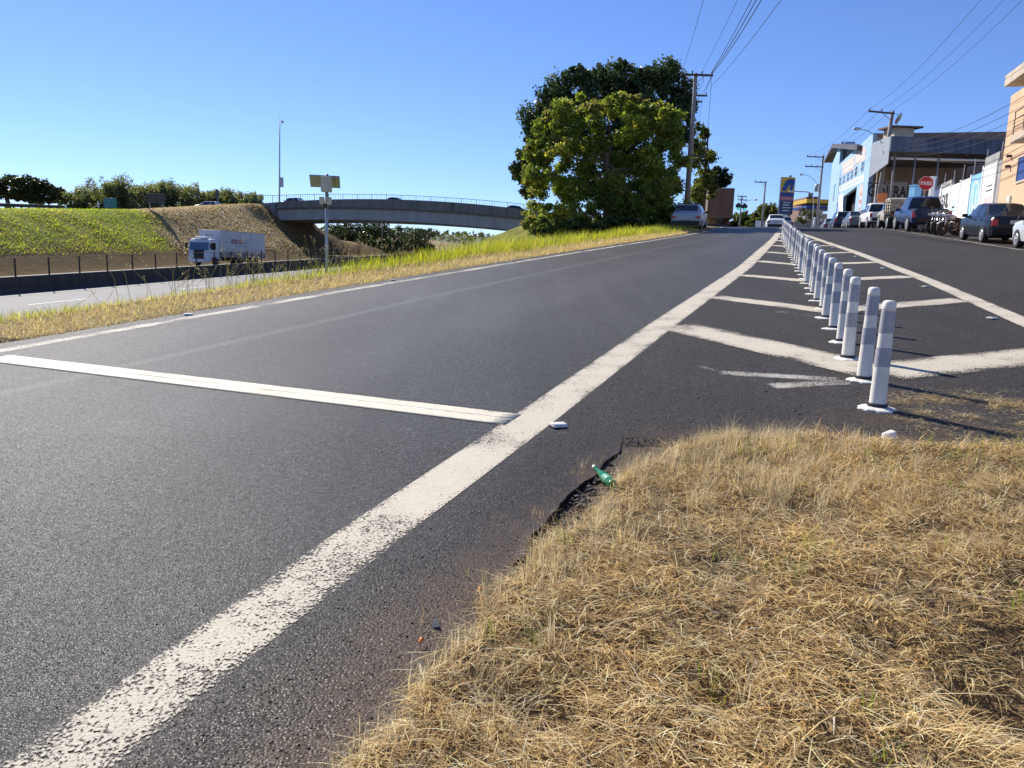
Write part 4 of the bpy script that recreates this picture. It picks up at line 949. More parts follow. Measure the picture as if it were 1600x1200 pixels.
def crumple(i, z): return .12*math.sin(i*2.1+z*60)+.08*math.sin(i*3.7)
MB().lathe([(.018, -.03), (.024, -.028), (.030, 0), (.033, .028), (.030, .03)], 18, axis='X', jitter=crumple).build('body', pm('cup_white', (.82, .79, .74), .35, .1, 30), cu_, True)
MB().lathe([(.036, .026), (.037, .030), (.034, .033)], 18, axis='X', jitter=crumple).build('rim', M['bol_white'], cu_, True)
M['orange'] = pm('orange_plastic', (.80, .22, .03), .5, .15, 30)
for x, y, lab, sc in ((-.10, 2.62, 'orange plastic scrap at the grass edge, brighter piece', 1.0), (-.27, 2.28, 'orange plastic scrap at the grass edge, duller half buried piece', 1.1)):
    t = MB().add([(0, 0, .012), (.024, .004, .016), (.020, .020, .006), (.004, .018, .022), (.012, .010, .026)], [(0, 1, 4), (1, 2, 4), (2, 3, 4), (3, 0, 4), (3, 2, 1, 0)]).build('plastic_scrap', M['orange'], None)
    t.location = (x, y, sz(x, y)+.012); t.scale = (sc, sc, sc); tag(t, lab, 'litter')
t = MB().add([(0, 0, .0), (.05, .012, .004), (.045, .03, .012), (.01, .022, .02), (.025, .012, .06), (.012, .004, .05)], [(0, 1, 5), (1, 2, 4), (2, 3, 4), (3, 0, 5), (3, 5, 4), (1, 4, 5), (3, 2, 1, 0)]).build('paper_scrap', M['bol_white'], None); t.location = (-.24, 2.40, sz(-.3, 2.4)+.008); t.scale = (.55, .55, .6); tag(t, 'small torn white paper scrap sticking up at the grass edge', 'litter')

# ------------------------------------------------------------------ utility poles and wires
def upole(name, label, base, h, arms, rz=0.0, r=.16, cat='utility pole', lamp=None, trafo=False, group=None, lean=0.0):
    t = thing(name, label, cat, base, rz, group); t.rotation_euler = (0, lean, rz)
    MB().tube((0, 0, -.4), (0, 0, h), r, r*.62, 12).build('pole', M['pole_concrete'], t, True)
    for (z, x0, x1, ins) in arms:
        a = MB().box(((x0+x1)/2, -.12, z), (x1-x0, .10, .12)).build('crossarm', M['wood_dark'], t)
        for s in ((x0+.25*(x1-x0), x0+.75*(x1-x0)) if x0 < -.2 and x1 > .2 else ((x0+x1)/2,)):
            MB().tube((s, -.12, z), (0, -.1, z-.55), .02, .02, 5).build('brace', M['galv'], t)
        for k in range(ins):
            x = x0+.08+(x1-x0-.16)*k/max(1, ins-1); i_ = MB().lathe([(.02, 0), (.025, .05), (.055, .07), (.03, .10), (.06, .13), (.04, .19), (.0, .21)], 8, (x, -.12, z+.05)); i_.build('insulator', M['porcelain'], a, True)
    if lamp:
        z, dx, dz = lamp; pts = [(0, -.1, z), (dx*.35, -.1, z+dz*.62), (dx*.7, -.1, z+dz*.92), (dx, -.1, z+dz)]; l_ = MB().path(pts, .03, 6).build('lamp_arm', M['galv'], t)
        MB().lathe([(.03, -.1), (.10, 0), (.12, .2), (.09, .42), (.02, .5)], 10, (dx+(-.45 if dx < 0 else 0), -.1, z+dz-.02), axis='X').build('lamp_head', M['wheel_alloy'], l_, True)
    if trafo:
        MB().lathe([(.02, -.45), (.26, -.42), (.27, .35), (.2, .45), (.05, .5)], 14, (-.42, -.1, h*.62)).build('transformer', M['galv'], t, True)
    return t
def fromphoto(px, pyb, pyt, Yd, dx=0):
    b_ = at(px, pyb, Yd); z0 = gz(b_.x, b_.y); tp = at(px+dx, pyt, Yd); return Vector((b_.x, b_.y, z0)), tp.z-z0
base, h = fromphoto(1072, 335, 114, 50)
PM = upole('utility_pole', 'tall concrete utility pole with wide crossarm beside the big tree', base, h, [(h-.12, -.92, 1.05, 4), (h-4.95, .12, 1.0, 2)], 0, .19)
PMt = Vector(base)+Vector((0, 0, h))
b2, h2 = fromphoto(1073.5, 320, 148, 62); P2 = upole('utility_pole', 'utility pole with short crossarm hidden mostly behind the tallest pole', b2, h2, [(h2-.05, .05, .95, 2), (h2-.5, .0, .60, 1)], 0, .16)
b3, h3 = fromphoto(1074, 325, 194, 74); P3 = upole('utility_pole', 'third utility pole of the line rising behind the tree foliage', b3, h3, [(h3-.05, -.1, 1.0, 3)], 0, .16)
bN = Vector((1.2, -9.0, gz(1.2, -9.0))); PN = upole('utility_pole', 'utility pole behind the dry grass patch carrying the ramp wires', bN, 10.4, [(10.3, -.92, 1.05, 4)], 0, .19)
def wire(a, b_, sag, r, label, group='overhead wires of the ramp pole line', n=28):
    a = Vector(a); b_ = Vector(b_); pts = []
    for i in range(n+1):
        f = i/n; p = a.lerp(b_, f); p.z -= sag*4*f*(1-f); pts.append(p)
    o = MB().path(pts, r, 5).build('overhead_wire', M['black_plastic'], None); return tag(o, label, 'wire', group)
zN = bN.z+10.55
L1 = 'thin overhead wire running from the tall ramp pole over the road'
for xo, zo, xn, sg, r in ((-.86, .12, 1.2-.9, .75, .010), (.98, .12, 2.2, .7, .016), (.99, .05, 2.25, 1.0, .020), (1.0, .0, 2.35, 1.25, .020), (.36, .1, 1.7, .8, .010)):
    wire(PMt+Vector((xo, -.12, zo)), (xn, -9.1, zN+zo*.5), sg, r, L1)
wire(PMt+Vector((1.0, -.1, -.75)), (3.2, -9.0, zN-1.2), .9, .012, 'lowest thin overhead wire leaving the tall ramp pole')
sp_ = PMt.lerp(Vector((2.3, -9.1, zN)), .42); t = MB().box((sp_.x, sp_.y, sp_.z-.95), (.16, .12, .34)).box((sp_.x+.16, sp_.y, sp_.z-1.06), (.12, .1, .16)).build('wire_splice', M['black_plastic'], None, bevel=.02); tag(t, 'black splice clamp hanging on the overhead wires above the ramp', 'clamp')
T2 = b2+Vector((0, 0, h2)); T3 = b3+Vector((0, 0, h3))
for xo, x2 in ((.98, .62), (.55, .15), (.98, .4)): wire(PMt+Vector((xo, -.1, -.05)), T2+Vector((x2, 0, .1)), .25, .014, 'short overhead wire joining the tall ramp pole to the pole behind')
for x2, x3 in ((.62, .5), (.15, .1), (.35, .3)): wire(T2+Vector((x2, 0, .1)), T3+Vector((x3, 0, .1)), .25, .012, 'short overhead wire joining the second and third poles behind the tree')
wire(PMt+Vector((.98, -.12, -.1)), PMt+Vector((.98, -.12, -4.85)), 0, .012, 'vertical drop wire hanging beside the tall ramp pole', n=2)

# street side poles
b4, h4 = fromphoto(1367, 340, 174, 62, 21); P4 = upole('street_pole', 'street pole with one sided crossarm and lamp before the blue workshop', b4, h4, [(h4-.15, -1.9, .12, 3)], 0, .21, lamp=(h4-3.0, -2.3, 1.5), lean=.055)
b5, h5 = fromphoto(1276, 352, 243, 96, 8); P5 = upole('street_pole', 'street pole with two crossarms, transformer and lamp beyond the workshop', b5, h5, [(h5-.2, -2.0, .1, 3), (h5-1.35, -2.1, .1, 4)], 0, .18, lamp=(h5-4.0, -2.2, 1.7), trafo=True)
b6, h6 = fromphoto(1190, 358, 284, 105, 8); P6 = upole('street_pole', 'slim street pole with one sided crossarm before the low grey wall', b6, h6, [(h6-.1, -1.5, .1, 3)], 0, .16)
b7, h7 = fromphoto(1155, 358, 306, 118, 3); P7 = upole('street_pole', 'far street pole with double crossarm carrying the traffic lights', b7, h7, [(h7-.1, -.7, .7, 3), (h7-.6, -.6, .8, 3)], 0, .15, lamp=(h7-1.2, 1.9, .7))
for k, (dx, z) in enumerate(((-.45, -1.55), (.45, -1.6))):
    tl_ = thing('traffic_light', ('traffic light showing green on the arm left of its pole' if k == 0 else 'traffic light showing green on its pole beside the trees'), 'traffic light', b7+Vector((dx, -.3, h7+z)), 0)
    MB().box((0, 0, 0), (.36, .26, 1.0)).build('housing', M['black_plastic'], tl_, bevel=.03); MB().box((0, .02, 0.05), (.85, .04, .5)).build('back_board', M['black_plastic'], tl_)
    gm = new_mat('signal_green') if k == 0 else None
    if gm:
        gm[2].inputs['Base Color'].default_value = (.0, .35, .2, 1); gm[2].inputs['Emission Color'].default_value = (.0, .75, .45, 1); gm[2].inputs['Emission Strength'].default_value = .8; M['signal_green'] = gm[0]
        # slight mottling of the lens
        f = tex_noise(gm[1], objco(gm[1]), 20); gm[1].links.new(ramp(gm[1], f, [(.3, (.0, .30, .18)), (.7, (.0, .4, .24))]), gm[2].inputs['Base Color'])
    for j, mm in enumerate((M['signal_green'], M['sign_back'], M['sign_back'])): MB().lathe([(.13, 0), (.13, -.04), (.10, -.06), (.0, -.06)], 12, (0, -.13, -.32+j*.32), axis='Y').build('lens', mm, tl_)
    MB().tube((0, .1, 0), (-dx, .3, .0), .04, .04, 6).build('arm', M['galv'], tl_)
b8 = at(1273, 312, 92); g8 = gz(b8.x, b8.y); t = thing('mast_arm', 'grey curved mast arm reaching left in front of the fuel sign', 'mast', (b8.x, b8.y, g8)); hz_ = b8.z-g8
MB().path([(0, 0, -.3), (-.1, 0, hz_-.4), (-.25, 0, hz_+.25), (-.6, 0, hz_+.75), (-1.0, 0, hz_+.85), (-3.0, 0, hz_+.9)], .06, 8).build('arm', M['galv'], t); MB().box((-2.8, 0, hz_+.86), (.5, .2, .12)).build('lamp_head', M['galv'], t)
# wires of the street line
sw = 'overhead wires along the street poles'
T4 = b4+Vector((.055*h4, 0, h4)); P4.children[0].data.materials[0] = pm('dark_pole', (.085, .07, .065), .9, .25, 3, streak=True); T5 = b5+Vector((0, 0, h5))
for dx in (-1.8, -.9, -.1): wire(T4+Vector((dx, 0, .1)), T5+Vector((dx, 0, .05)), .6, .014, 'thin overhead wire between the two street poles by the workshop', sw)
Pn = at(1900, -270, 20)
for k, dx in enumerate((-1.8, -.9, -.1)): wire(T4+Vector((dx, 0, .1)), Pn+Vector((dx*1.2, 0, .3*k)), .8, .010, 'thin overhead wire rising over the street from the workshop pole', sw)
Pm = at(1640, 115, 33)
for k in range(4): wire(T4+Vector((0, 0, -2.2-.25*k)), Pm+Vector((0, 0, -.3-.45*k)), .8, .013, 'low cable strung from the workshop pole past the peach building', sw)
bs = Vector((Pn.x+.5, Pn.y, gz(Pn.x+.5, Pn.y))); upole('street_pole', 'near street pole beside the peach building holding the street wires', bs, Pn.z+.6-bs.z, [(Pn.z+.3-bs.z, -2.6, .2, 3)], 0, .17)
# ------------------------------------------------------------------ buildings on the street side
def plane_uv(A, B):
    """photo position -> (distance along A->B, height) on the upright plane through A and B"""
    A = np.array(A[:2]); d = np.array(B[:2])-A; L = np.hypot(*d); d /= L
    def f(px, py):
        r = CR*((px-800)/FPX)-CU*((py-600)/FPX)+_F; k, s = np.linalg.solve(np.array([[r.x, -d[0]], [r.y, -d[1]]]), A); return float(s), EYE+r.z*float(k)
    return f, d, L
def frame_thing(name, label, A, d, cat='building'):
    return thing(name, label, cat, (A[0], A[1], 0), math.atan2(d[1], d[0]))
def rect(mb, s0, s1, z0, z1, y0, y1): return mb.box(((s0+s1)/2, (y0+y1)/2, (z0+z1)/2), (s1-s0, abs(y1-y0), z1-z0))
def quadplate(pts, y0, y1): return MB().prism(pts, y0, y1, lambda a, b_, d: (a, d, b_))
WA = np.array([12.5, 0.]); WD = np.array([.2873, .9578]); wf, _, _ = plane_uv(WA, WA+WD)
M['peach'] = pm('peach_render', (.70, .46, .29), .9, .06, 1.2, bumps=.15, bscale=25, dirt=((.52, .37, .25), .3)); M['cream'] = pm('cream_concrete', (.56, .47, .36), .9, .12, 1.4, dirt=((.28, .23, .18), .4)); M['blue_win'] = pm('blue_shutter', (.02, .06, .26), .5, .15, 4)
pb = frame_thing('peach_building', 'peach two storey building with cream balcony and roof slab by the painted wall', WA, WD)
rect(MB(), 22, 42.6, 2.5, 10.57, -9, 0).build('wall', M['peach'], pb)
rect(MB(), 21, 40.5, 10.57, 11.08, -9.5, .9).build('roof', M['cream'], pb); rect(MB(), 22, 38.6, 11.08, 11.9, -8, .1).build('roof_parapet', M['cream'], pb)
bl = rect(MB(), 22, 39.0, 7.70, 8.02, .003, .75).build('balcony', M['cream'], pb)
for z in (8.4, 8.75, 9.1): MB().tube((22, .70, z), (38.95, .70, z), .025, .025, 6).build('balcony_rail', M['dark_steel'], bl)
for k in range(13): MB().tube((22.5+k*1.36, .70, 8.02), (22.5+k*1.36, .70, 9.1), .02, .02, 6).build('balcony_post', M['dark_steel'], bl)
for s0, s1, z0, z1 in ((36.9, 39.9, 6.05, 7.15), (30, 33, 6.05, 7.15), (35.5, 38.0, 8.6, 10.0), (30, 33, 8.6, 10.0)):
    w = rect(MB(), s0, s1, z0, z1, -.12, .012).build('window', M['blue_win'], pb)
    for a, b_, c_, d_ in ((s0-.08, s1+.08, z0-.1, z0), (s0-.08, s1+.08, z1, z1+.08), (s0-.08, s0, z0, z1), (s1, s1+.08, z0, z1)): rect(MB(), a, b_, c_, d_, -.1, .05).build('window_frame', M['cream'], w)
rect(MB(), 40.35, 40.75, 4.85, 5.45, 0, .09).build('meter_box', M['bol_white'], pb)
for z in (7.45, 6.95): MB().tube((41.2, 0, z), (41.2, .22, z-.03), .06, .08, 8).build('wall_lamp', M['dark_steel'], pb)
for z in (6.4, 6.9, 7.3, 8.6): MB().tube((22, .03, z+.5), (42.55, .05, z), .012, .012, 5).build('wall_cable', M['black_plastic'], pb)

M['w_white'] = pm('wall_whitewash', (.80, .80, .80), .85, .06, 1.5, bumps=.15, bscale=14, dirt=((.50, .48, .46), .35)); M['w_block'] = pm('wall_grey_block', (.34, .33, .33), .9, .14, 2, bumps=.3, bscale=10); M['w_blue'] = pm('wall_light_blue', (.22, .50, .80), .85, .10, 1.5); M['w_pale'] = pm('wall_pale_blue', (.55, .72, .85), .85, .08, 1.5); M['w_pink'] = pm('wall_pink', (.80, .52, .52), .85, .10, 1.5); M['ink'] = pm('painted_letters_black', (.035, .035, .045), .8, .25, 6); M['ink_red'] = pm('painted_red', (.62, .16, .13), .8, .2, 4)
pw = frame_thing('painted_wall', 'white and blue painted advertising wall with posts beside the peach building', WA, WD, 'wall')
edges = [42.62, 43.35, 46.0, 48.4, 50.8, 53.1, 55.6, 58.0]; tops = [7.45, 7.45, 7.25, 7.22, 7.20, 7.25, 7.35]; mats = ['w_block', 'w_white', 'w_blue', 'w_white', 'w_white', 'w_white', 'w_white']
panels = []
for k in range(7):
    panels.append(rect(MB(), edges[k]+.01, edges[k+1]-.01, 2.8, tops[k], -.18, 0).build('panel', M[mats[k]], pw))
    rect(MB(), edges[k+1]-.10, edges[k+1]+.10, 2.8, tops[k]+.1, -.22, .03).build('pillar', M['w_block'] if k in (0, 5) else M['w_white'], pw)
    MB().tube((edges[k+1], -.1, tops[k]), (edges[k+1]-.05, -.1, tops[k]+1.0), .03, .025, 6).build('fence_rod', M['galv'], pw)
rect(MB(), 43.36, 45.95, 7.45, 8.0, -.2, -.02).build('block_course', M['w_block'], pw); rect(MB(), 53.2, 57.9, 7.36, 7.62, -.2, -.02).build('block_course', M['w_block'], pw)
def disc(mat, parent, s, z, rx, rz_, name='painted_disc', y=.004, ring=None):
    n = 28; p = [(s+math.cos(2*math.pi*i/n)*rx, z+math.sin(2*math.pi*i/n)*rz_) for i in range(n)]
    if ring is None: return quadplate(p, 0, y).build(name, mat, parent)
    q = [(s+math.cos(2*math.pi*i/n)*rx*ring, z+math.sin(2*math.pi*i/n)*rz_*ring) for i in range(n)]; vs = [(a, y, b_) for a, b_ in p]+[(a, y, b_) for a, b_ in q]
    return MB().add(vs, [(i, (i+1) % n, n+(i+1) % n, n+i) for i in range(n)]).build(name, mat, parent)
disc(M['w_white'], panels[1], 44.4, 6.3, .85, 1.05, y=.005); rect(MB(), 43.7, 45.1, 5.2, 5.75, 0, .010).build('painted_band', M['w_pink'], panels[1]); rect(MB(), 43.8, 45.0, 6.05, 6.12, 0, .011).build('painted_line', M['ink'], panels[1]); rect(MB(), 43.9, 44.9, 6.3, 6.36, 0, .011).build('painted_line', M['ink'], panels[1])
disc(M['w_white'], panels[2], 47.2, 5.9, .85, 1.0, 'painted_ring', .006, .86)
quadplate([(46.8, 6.4), (46.95, 6.4), (46.95, 5.6), (47.2, 5.4), (47.45, 5.6), (47.45, 6.4), (47.6, 6.4), (47.6, 5.5), (47.2, 5.15), (46.8, 5.5)], 0, .006).build('painted_emblem', M['w_white'], panels[2])
for k in (3, 4): rect(MB(), edges[k]+.5, edges[k+1]-.5, 5.4, 6.3, 0, .005).build('painted_patch', M['w_pale'], panels[k])
for s0 in (53.2, 55.7): rect(MB(), s0, s0+2.2, 5.0, 5.5, 0, .005).build('painted_band', M['w_white'], pw)
# lettering reads from the street: text x runs against local x
def wall_text(s, sc, z, size, mat, parent, sx=1.0, y=.012, bold=.0): return lettering('lettering', s, size, mat, parent, facing((sc, y, z), (-1, 0, 0), (0, 0, 1)), bold, sx)
wall_text('EXIL', 54.35, 6.35, 1.15, M['ink'], panels[5], .85, bold=.02); wall_text('AUTO', 56.8, 6.35, 1.15, M['ink'], panels[6], .8, bold=.02); rect(MB(), 53.15, 54.2, 4.9, 5.7, 0, .009).build('painted_band', M['ink_red'], panels[5])

# ---- open-fronted shed with the lettered back wall
YF, YB = 57.0, 69.0
shed = thing('open_shed', 'open fronted shed with weathered blue fascia and lettered back wall', 'building')
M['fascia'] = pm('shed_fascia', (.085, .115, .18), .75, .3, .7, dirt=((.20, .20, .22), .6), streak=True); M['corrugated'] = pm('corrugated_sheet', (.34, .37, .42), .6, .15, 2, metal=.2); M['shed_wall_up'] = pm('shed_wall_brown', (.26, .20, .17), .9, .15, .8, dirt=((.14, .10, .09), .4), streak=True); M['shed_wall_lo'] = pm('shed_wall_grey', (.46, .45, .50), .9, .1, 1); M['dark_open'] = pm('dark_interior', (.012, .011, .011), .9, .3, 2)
fl = at(1392, 213, YF); fr_ = at(1640, 221, YF); fb = at(1440, 238, YF).z
MB().box(((fl.x+fr_.x)/2, YF, (fl.z+fb)/2), (fr_.x-fl.x, .25, fl.z-fb)).build('fascia', M['fascia'], shed)
for k in range(11):
    x_ = fl.x+(fr_.x-fl.x)*(k+.5)/11; MB().box((x_, YF-.135, (fl.z+fb)/2), (.05, .02, fl.z-fb-.02)).build('fascia_joint', M['fascia'], shed)
NA = at(1357, 280, 70.0)                                # near corner of the blue workshop
side = MB(); q0 = Vector((fl.x, YF, 0)); q1 = Vector((NA.x-.2, NA.y-.6, 0)); nn = 46; vs = []
zb0 = at(1386, 259, YF+1).z; zb1 = at(1357, 277, 69).z; zt0 = fl.z; zt1 = at(1360, 222, 69).z
sdir = (q1-q0).normalized(); sn = Vector((-sdir.y, sdir.x, 0))
for k in range(nn):
    f = k/(nn-1); p = q0.lerp(q1, f)+sn*(.05 if k % 2 else -.02); vs += [(p.x, p.y, zb0+(zb1-zb0)*f), (p.x, p.y, zt0+(zt1-zt0)*f)]
side.add(vs, [(2*k, 2*k+2, 2*k+3, 2*k+1) for k in range(nn-1)]); so = side.build('corrugated_side', M['corrugated'], shed); so.modifiers.new('thickness', 'SOLIDIFY').thickness = .03
MB().add([(fl.x+.15, YF+.13, fb+.25), (fr_.x, YF+.13, fb+.25), (fr_.x, YB, fb+.55), (NA.x+.2, YB, fb+.55)], [(0, 1, 2, 3)]).build('roof_sheet', M['dark_steel'], shed)
bz0 = 4.2; bzm = at(1400, 284, YB).z; bzt = fb+.5
MB().box(((NA.x+.3+fr_.x)/2, YB+.1, (bz0+bzm)/2), (fr_.x-NA.x-.3, .2, bzm-bz0)).build('back_wall', M['shed_wall_lo'], shed)
MB().box(((NA.x+.3+fr_.x)/2, YB+.1, (bzm+bzt)/2+.003), (fr_.x-NA.x-.3, .2, bzt-bzm-.006)).build('back_wall', M['shed_wall_up'], shed)
for x0, x1, y0, y1 in ((1428, 1442, 271, 292), (1474, 1500, 272, 300), (1515, 1545, 262, 300)):
    a = at(x0, y1, YB); b_ = at(x1, y0, YB); MB().box(((a.x+b_.x)/2, YB-.02, (a.z+b_.z)/2), (b_.x-a.x, .06, b_.z-a.z)).build('opening', M['dark_open'], shed)
def colm(px, py0, py1, Yd, r, mat, dx=0):
    a = at(px, py0, Yd); b_ = at(px+dx, py1, Yd); MB().tube((a.x, a.y, gz(a.x, a.y)), (a.x, a.y, b_.z), r, r, 8).build('column', mat, shed, True)
colm(1389, 330, 238, YF+.5, .085, M['pole_concrete']); colm(1421, 330, 238, YF+.5, .06, M['galv']); colm(1457, 330, 238, YF+.5, .06, M['galv']); colm(1500, 330, 238, YF+2.5, .13, M['rust'])
a = at(1392, 247, YF+.6); b_ = at(1580, 252, YF+.6); MB().tube(a, b_, .09, .09, 8).build('gutter_pipe', M['w_white'], shed, True); a = at(1440, 250, YF+1); b_ = at(1570, 258, YF+1); MB().tube(a, b_, .04, .04, 6).build('gutter_pipe', M['galv'], shed, True)
la = at(1356, 298, YB-.05); lb = at(1424, 302, YB-.05)
lettering('lettering', 'GENERAL', 1.3, M['ink'], shed, facing(((la.x+lb.x)/2, YB-.012, (la.z+lb.z)/2), (1, 0, 0), (0, 0, 1)), .03, (lb.x-la.x)/5.6)
lettering('lettering', 'OHA', 1.15, M['ink'], shed, facing(tuple(at(1440, 298, YB-.05)), (1, 0, 0), (0, 0, 1)), .03, .8)
for k in range(4):
    c_ = at(1360+k*10.5, 286.5, YB-.05); MB().prism([(-.28, -.08), (0, .16), (.28, -.08), (.16, -.1), (0, .02), (-.16, -.1)], -.05, .0, lambda a, b2_, d, c_=c_: (c_.x+a, YB-.01+d*.3, c_.z+b2_)).build('painted_mark', M['ink'], shed)
a = at(1361, 330, YB-.05); MB().box((a.x+1.6, YB-.02, a.z-.3), (3.6, .05, 1.6)).build('blue_base', M['p_navy'], shed)
# small roof house with dish
pa = at(1397, 213, 67); pe = at(1429, 199, 67); ph = thing('roof_house', 'small brown roof house with dark red eaves on top of the shed', 'building', (0, 0, 0))
MB().box(((pa.x+pe.x)/2, 68, (pa.z+pe.z)/2-.9), (pe.x-pa.x, 2, pe.z-pa.z+1.8)).build('wall', M['cream'], ph); MB().box(((pa.x+pe.x)/2+.1, 68, pe.z+.06), (pe.x-pa.x+1.0, 2.6, .14), rx=.05).build('roof', M['rust'], ph)
da = at(1407, 187, 66.8); dsh = thing('satellite_dish', 'white mesh satellite dish on a mast above the roof house', 'dish', (da.x, da.y, pe.z+.1))
MB().tube((0, .6, 0), (0, .4, da.z-pe.z), .03, .03, 6).build('mast', M['galv'], dsh); MB().lathe([(.5, .15), (.4, .08), (.24, .03), (.03, 0)], 18, (0, 0, 0), axis='Y').build('reflector', M['wheel_alloy'], dsh, True).location = (.1, .3, da.z-pe.z)
dsh.children[1].rotation_euler = (.5, 0, .9); MB().path([(.1, .3, da.z-pe.z), (-.5, -.3, da.z-pe.z+.35)], .02, 5).build('feed_arm', M['dark_steel'], dsh)

# ---- light blue workshop
FB = at(1303, 290, 100.0); bf, bd, bL = plane_uv(NA, FB)
bb = frame_thing('blue_workshop', 'light blue workshop with dark gateway, small windows and pink lettered panels', NA, bd)
M['w_sky'] = pm('workshop_blue', (.33, .50, .70), .85, .07, .8, dirt=((.44, .56, .68), .3), streak=True); M['w_skyw'] = pm('workshop_white_band', (.72, .78, .84), .85, .08, 1); M['pinkp'] = pm('workshop_pink_panel', (.80, .52, .44), .85, .10, 2); M['roof_dark'] = pm('dark_roof_sheet', (.085, .085, .105), .7, .2, 1.2, streak=True)
s0, z0 = bf(1359, 213); s1, z1 = bf(1311, 257); g0 = 4.0
ln = lambda s: z0+(z1-z0)*(s-s0)/(s1-s0); sF = bf(1297, 290)[0]
zend = ln(s1)
gl, gt0 = bf(1339, 291); gr2, gt1 = bf(1318.5, 301.5)
gt = min(gt0, gt1)
# facade in pieces round the gateway
quadplate([(-.1, g0), (gl, g0), (gl, ln(gl)), (-.1, ln(-.1))], -.35, 0).build('wall', M['w_sky'], bb); quadplate([(gl, gt), (gr2, gt), (gr2, ln(gr2)), (gl, ln(gl))], -.35, 0).build('wall', M['w_sky'], bb); quadplate([(gr2, g0), (s1, g0), (s1, ln(s1)), (gr2, ln(gr2))], -.35, 0).build('wall', M['w_sky'], bb)
zt_ = bf(1303, 237)[1]; quadplate([(s1, g0), (sF, g0), (sF, zt_-1.5), (s1, zt_)], -.35, .0).build('wall', M['w_sky'], bb)
rect(MB(), .1, sF-.1, g0, min(zend, z0)-.4, -16, -1.2).build('inner_block', M['dark_open'], bb); rect(MB(), -.1, .25, g0, z0-.1, -12, -.36).build('side_wall', M['shed_wall_up'], bb)
rect(MB(), gl, gr2, g0, gt, -1.1, -.9).build('gateway', M['dark_open'], bb)
# taller block with overhanging roof behind
ta, tza = bf(1345, 226); tb_, tzb = bf(1311, 224)
_r0 = bf(1348, 227); _r1 = bf(1307, 224.5); _r2 = bf(1293.5, 250)
quadplate([_r0, _r1, _r2, (_r2[0]-.2, _r2[1]-.4), (_r1[0], _r1[1]-.5), (_r0[0], _r0[1]-.45)], -1.8, .5).build('roof', M['roof_dark'], bb)
quadplate([(_r0[0], ln(_r0[0])-.4), (_r1[0], ln(_r1[0])-.4), (_r1[0], _r1[1]-.5), (_r0[0], _r0[1]-.45)], -1.6, -.6).build('upper_wall', M['roof_dark'], bb)
quadplate([(s1+.4, ln(s1)-.5), (sF, ln(s1)-.5), (sF, _r2[1]-.1), (s1+.4, _r1[1]-.6)], -1.6, -.45).build('upper_wall', M['w_sky'], bb)
def fplate(name, pts, mat, y0=0, y1=.012): return quadplate([bf(*p) for p in pts], y0, y1).build(name, mat, bb)
p1 = fplate('sign_panel', [(1317, 273), (1317, 256), (1334.5, 245), (1334.5, 264)], M['pinkp']); p2 = fplate('sign_panel', [(1336.5, 257), (1336.5, 241), (1352, 227.5), (1352, 249)], M['pinkp'])
for (xa, ya, xb, yb) in ((1319, 261, 1333, 252), (1318.5, 267, 1333, 259), (1338, 246, 1350.5, 237), (1338, 252, 1350.5, 244)): fplate('sign_lettering', [(xa, ya+1.2), (xa, ya-1.0), (xb, yb-1.2), (xb, yb+1.3)], M['w_skyw'], .012, .02)
fplate('painted_band', [(1311.5, 300), (1311.5, 291), (1350, 272), (1350, 283)], M['w_skyw'], 0, .008)
for k in range(9):
    xa = 1313+k*4.1; yy_ = 296-(xa-1311)*.47; fplate('painted_lettering', [(xa, yy_+1.6), (xa, yy_-2.4), (xa+2.6, yy_-3.4), (xa+2.6, yy_+.4)], M['w_sky'], .008, .014)
fplate('painted_band', [(1310.5, 333), (1310.5, 305), (1317, 302), (1317, 333)], M['w_skyw'], 0, .008)
for wx_, wy in ((1313.5, 284), (1319, 280.5), (1325.5, 276.5), (1331.5, 272.5), (1338, 267.5), (1348.3, 260)):
    s_, z_ = bf(wx_, wy); w = rect(MB(), s_-.75, s_+.75, z_-.42, z_+.42, -.1, .012).build('window', M['glass'], bb)
    for a_ in (-.8, .75): rect(MB(), s_+a_, s_+a_+.05, z_-.48, z_+.48, 0, .04).build('window_frame', M['w_skyw'], w)
    for b_ in (-.48, -.02, .43): rect(MB(), s_-.75, s_+.75, z_+b_, z_+b_+.05, 0, .035).build('window_frame', M['w_skyw'], w)
s_, z_ = bf(1303.5, 301); rect(MB(), s_-.6, s_+.6, z_-1.0, z_+1.0, -.1, .02).build('window', M['glass'], bb)
s_, z_ = bf(1344.3, 315); disc(M['w_skyw'], bb, s_, z_, .95, .95, 'painted_disc', .01); disc(M['ink_red'], bb, s_, z_, .85, .85, 'painted_ring', .016, .72); rect(MB(), s_-.5, s_+.5, z_-.16, z_+.16, 0, .018).build('painted_emblem', M['ink_red'], bb)
s_, z_ = bf(1346, 295); rect(MB(), s_-1.1, s_+1.1, z_-.55, z_+.35, 0, .012).build('painted_band', M['pinkp'], bb)
fplate('blue_base', [(1341, 345), (1341, 331), (1356, 325), (1356, 345)], M['p_navy'], 0, .014)

